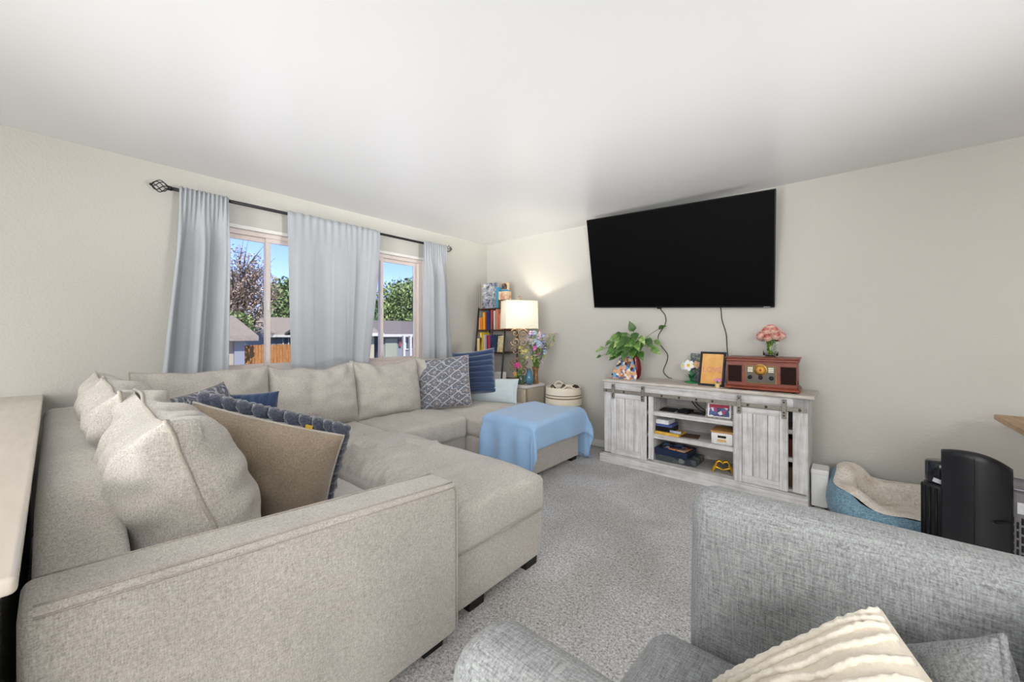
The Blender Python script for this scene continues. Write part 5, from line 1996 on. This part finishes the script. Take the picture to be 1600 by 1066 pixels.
# ------------------------------------------------------------------ dog bed
M_DENIM = fabric('denim_blue_cloth', rgb(70, 106, 130), rgb(150, 182, 198), 150, .25, .5, .2, .2, .6, .003)
sh2 = NT('cream_sherpa')
vv = sh2.coord()
vo = sh2.noise(vv, 90, 3, .7, .8)
bigv = sh2.noise(vv, 9, 3, .6)
sc_ = sh2.ramp(vo, [(.32, rgb(224, 212, 196)), (.5, rgb(246, 238, 226)), (.66, rgb(255, 252, 247))])
sc_ = sh2.mix(1.0, sc_, sh2.ramp(bigv, [(.32, (.80, .75, .70)), (.5, (1, 1, 1))]), 'MULTIPLY')
sh2.bump(vo, .9, .012)
M_SHERPA = sh2.set(.95, .05, 0, sc_)
DC = Vector((4.03, -.365, 0))
hx, hy = .405, .305
db = thing('dog_bed', DC, 'denim blue dog bed with a cream sherpa lining against the wall', 'pet bed')


def dpath(a):
    # rounded rectangle (superellipse), centre line of the bolster
    c_, s_ = math.cos(a), math.sin(a)
    k = 4.2
    r = (abs(c_) ** k + abs(s_) ** k) ** (-1 / k)
    return r * c_, r * s_


def bolster_h(px, py):
    # higher at the back and left, low at the front
    return .15 + .07 * smooth((py + .6) / 1.5) + .09 * smooth((-px - .45) / .5)


def dog(profile_fn, nv, lump, seed):
    def fn(u, v):
        a = 2 * PI * u
        px, py = dpath(a)
        H = bolster_h(px, py)
        off, z = profile_fn(v, H)
        x = px * (hx + off)
        y = py * (hy + off)
        l = lump * nz(x * 7 + seed, y * 7, z * 9)
        return DC + Vector((x + l, y + l, max(.004, z + l * .8)))
    return fn


def den(v, H):
    th = lerp(-.5 * PI, .36 * PI, v)
    return -.085 + .085 * math.cos(th), H * .5 + H * .5 * math.sin(th)


def she(v, H):
    th = lerp(.34 * PI, 1.12 * PI, v)
    return -.085 + .088 * math.cos(th), H * .5 + H * .52 * math.sin(th)


MB().grid(dog(den, 12, .010, 1), 72, 12, wrap_u=True).build('shell', M_DENIM, db)
MB().grid(dog(she, 14, .016, 4), 96, 16, wrap_u=True).build('sherpa_bolster', M_SHERPA, db)
mb = MB().rbox(DC + Vector((0, 0, .050)), ((hx - .13) * 2, (hy - .12) * 2, .07), .03, 12, puff=(.01, .01, .022), fn=lambda p, q: p + Vector((0, 0, .016 * nz(p.x * 8, p.y * 8, 2))), nn=(20, 16, 3))
mb.build('sherpa_cushion', M_SHERPA, db)
mb = MB().rbox(DC + Vector((0, 0, .014)), (hx * 1.7, hy * 1.7, .02), .008, 4)
mb.build('bottom', M_DENIM, db)
o = MB().rbox((3.93, -.80, .022), (.10, .05, .04), .012, 3, M=Matrix.Rotation(T(-10), 4, 'Z')).build('shoe_toy', M_BLK, origin=(3.93, -.80, 0))
tag(o, 'small black object on the carpet in front of the dog bed', 'toy')

# ------------------------------------------------------------------ air purifier
M_SHELL = plain('satin_black_shell', (.010, .011, .014), .42, .45, var=.05)
M_GLOSS = plain('gloss_black', (.010, .012, .018), .12, .5, var=.05)
M_GUN = plain('gunmetal_grey', rgb(104, 102, 104), .45, .4, .25, var=.04)
AP = Vector((4.205, -.93, 0))
ap = thing('air_purifier', AP, 'black air purifier tower with a curved front panel behind the armchair', 'air purifier')
AM = Matrix.Translation(AP) @ Matrix.Rotation(T(-9), 4, 'Z')
mb = MB()
PW = .113


def panel(u, v):
    s_ = u * 2 - 1
    x = PW * s_
    top = .640 - (.030 if s_ < -.15 else .050) * abs(s_ + .15) ** 2.1
    y = -.075 + .062 * s_ * s_
    if v <= .8:
        z = lerp(.02, top, v / .8)
        return AM @ Vector((x, y, z))
    k = (v - .8) / .2
    return AM @ Vector((x * (1 - .0 * k), y + .055 * k, top + .012 * math.sin(PI * k)))


mb.grid(panel, 24, 30)
o = mb.build('front_panel', M_SHELL, ap)
solid(o, .012, -1)
MB().tube([AM @ Vector((-.004, -.0765, z)) for z in (.03, .3, .628)], .0012, 5).build('panel_seam', M_BLK, o)
MB().rbox((0, 0, 0), (.060, .006, .014), .003, 4, M=AM @ Matrix.Translation((.083, -.051, .345)) @ Matrix.Rotation(T(38), 4, 'Z')).build('finger_slot', M_BLK, o)
lx, ly = -.115, .075
mb = MB()
cl = AM @ Vector((lx, ly, 0))
MB().lathe([(.050, .44), (.058, .445), (.060, .46), (.060, .545), (.056, .553), (.0, .556)], cl, 24).build('side_tank', M_GLOSS, ap)
MB().lathe([(.066, .03), (.068, .42), (.062, .44)], cl, 24).build('side_column', M_SHELL, ap)
mb = MB()
for k in range(16):
    a = 2 * PI * k / 16
    mb.tube([cl + Vector((.068 * math.cos(a), .068 * math.sin(a), .03)), cl + Vector((.069 * math.cos(a), .069 * math.sin(a), .425))], .006, 6)
tag(mb.build('column_ribs', M_BLK, ap), kind='stuff')
d_ = Vector((-.28, -.96, 0)).normalized()
mb = MB()
mb.rbox((0, 0, 0), (.042, .006, .022), .003, 3, M=Matrix.Translation(cl + d_ * .061 + Vector((0, 0, .462))) @ Matrix.Rotation(T(-17), 4, 'Z') @ Matrix.Rotation(.25, 4, 'Y'))
mb.build('badge', plain('pale_badge', rgb(196, 196, 204), .4), ap)
rc = AM @ Vector((.125, .135, 0))
MB().lathe([(.118, .0), (.122, .02), (.122, .475), (.116, .490)], rc, 40).build('rear_body', M_GUN, ap)
MB().lathe([(.116, .488), (.106, .497), (.096, .492)], rc, 40).build('rim', plain('pale_rim', rgb(160, 160, 172), .3, .5, .3), ap)
MB().lathe([(.098, .488), (.06, .486), (.0, .486)], rc, 32).build('top_grille', plain('dark_grille', rgb(84, 80, 76), .6), ap)
vm = MB()
to = (Vector((3.714, -3.846, 0)) - Vector((rc.x, rc.y, 0))).normalized()
a0 = math.atan2(to.y, to.x)
for i in range(-1, 9):
    for j in range(9):
        a = a0 - .28 + i * .115
        zc = .055 + j * .042 + (.021 if i % 2 else 0)
        if zc > .36: continue
        M_ = Matrix.Translation(rc + Vector((.1215 * math.cos(a), .1215 * math.sin(a), zc))) @ Matrix.Rotation(a + PI / 2, 4, 'Z')
        vm.rbox((0, 0, 0), (.0075, .004, .032), .0018, 1, M=M_)
tag(vm.build('vent_slots', M_BLK, ap), kind='stuff')
a = a0 + .18
MB().box(-.016, .016, -.001, .001, -.026, .026, M=Matrix.Translation(rc + Vector((.1235 * math.cos(a), .1235 * math.sin(a), .41))) @ Matrix.Rotation(a + PI / 2, 4, 'Z')).build('rating_label', plain('white_label', rgb(222, 224, 228), .5), ap)

# ------------------------------------------------------------------ dining table at the right edge
M_OAK = wood('pale_oak', rgb(150, 118, 88), rgb(186, 152, 118), rgb(206, 176, 142), axis=1, scale=2.2, rough=.45, streak=10)
tx0, tx1, ty0, ty1 = 4.382, 5.25, -1.75, -.293
dt = thing('dining_table', ((tx0 + tx1) / 2, (ty0 + ty1) / 2, 0), 'pale wood table top corner jutting in at the right edge', 'table')
nb = 6
for k in range(nb):
    a, b = lerp(tx0, tx1, k / nb), lerp(tx0, tx1, (k + 1) / nb)
    MB().box(a + .0004, b - .0004, ty0, ty1, .722, .752, .002).build('plank', M_OAK, dt)
MB().box(4.68, 4.95, -1.25, -.80, .04, .722, .006).build('pedestal', M_WHITE, dt)
MB().box(4.60, 5.03, -1.40, -.65, .0, .04, .006).build('pedestal_foot', M_WHITE, dt)
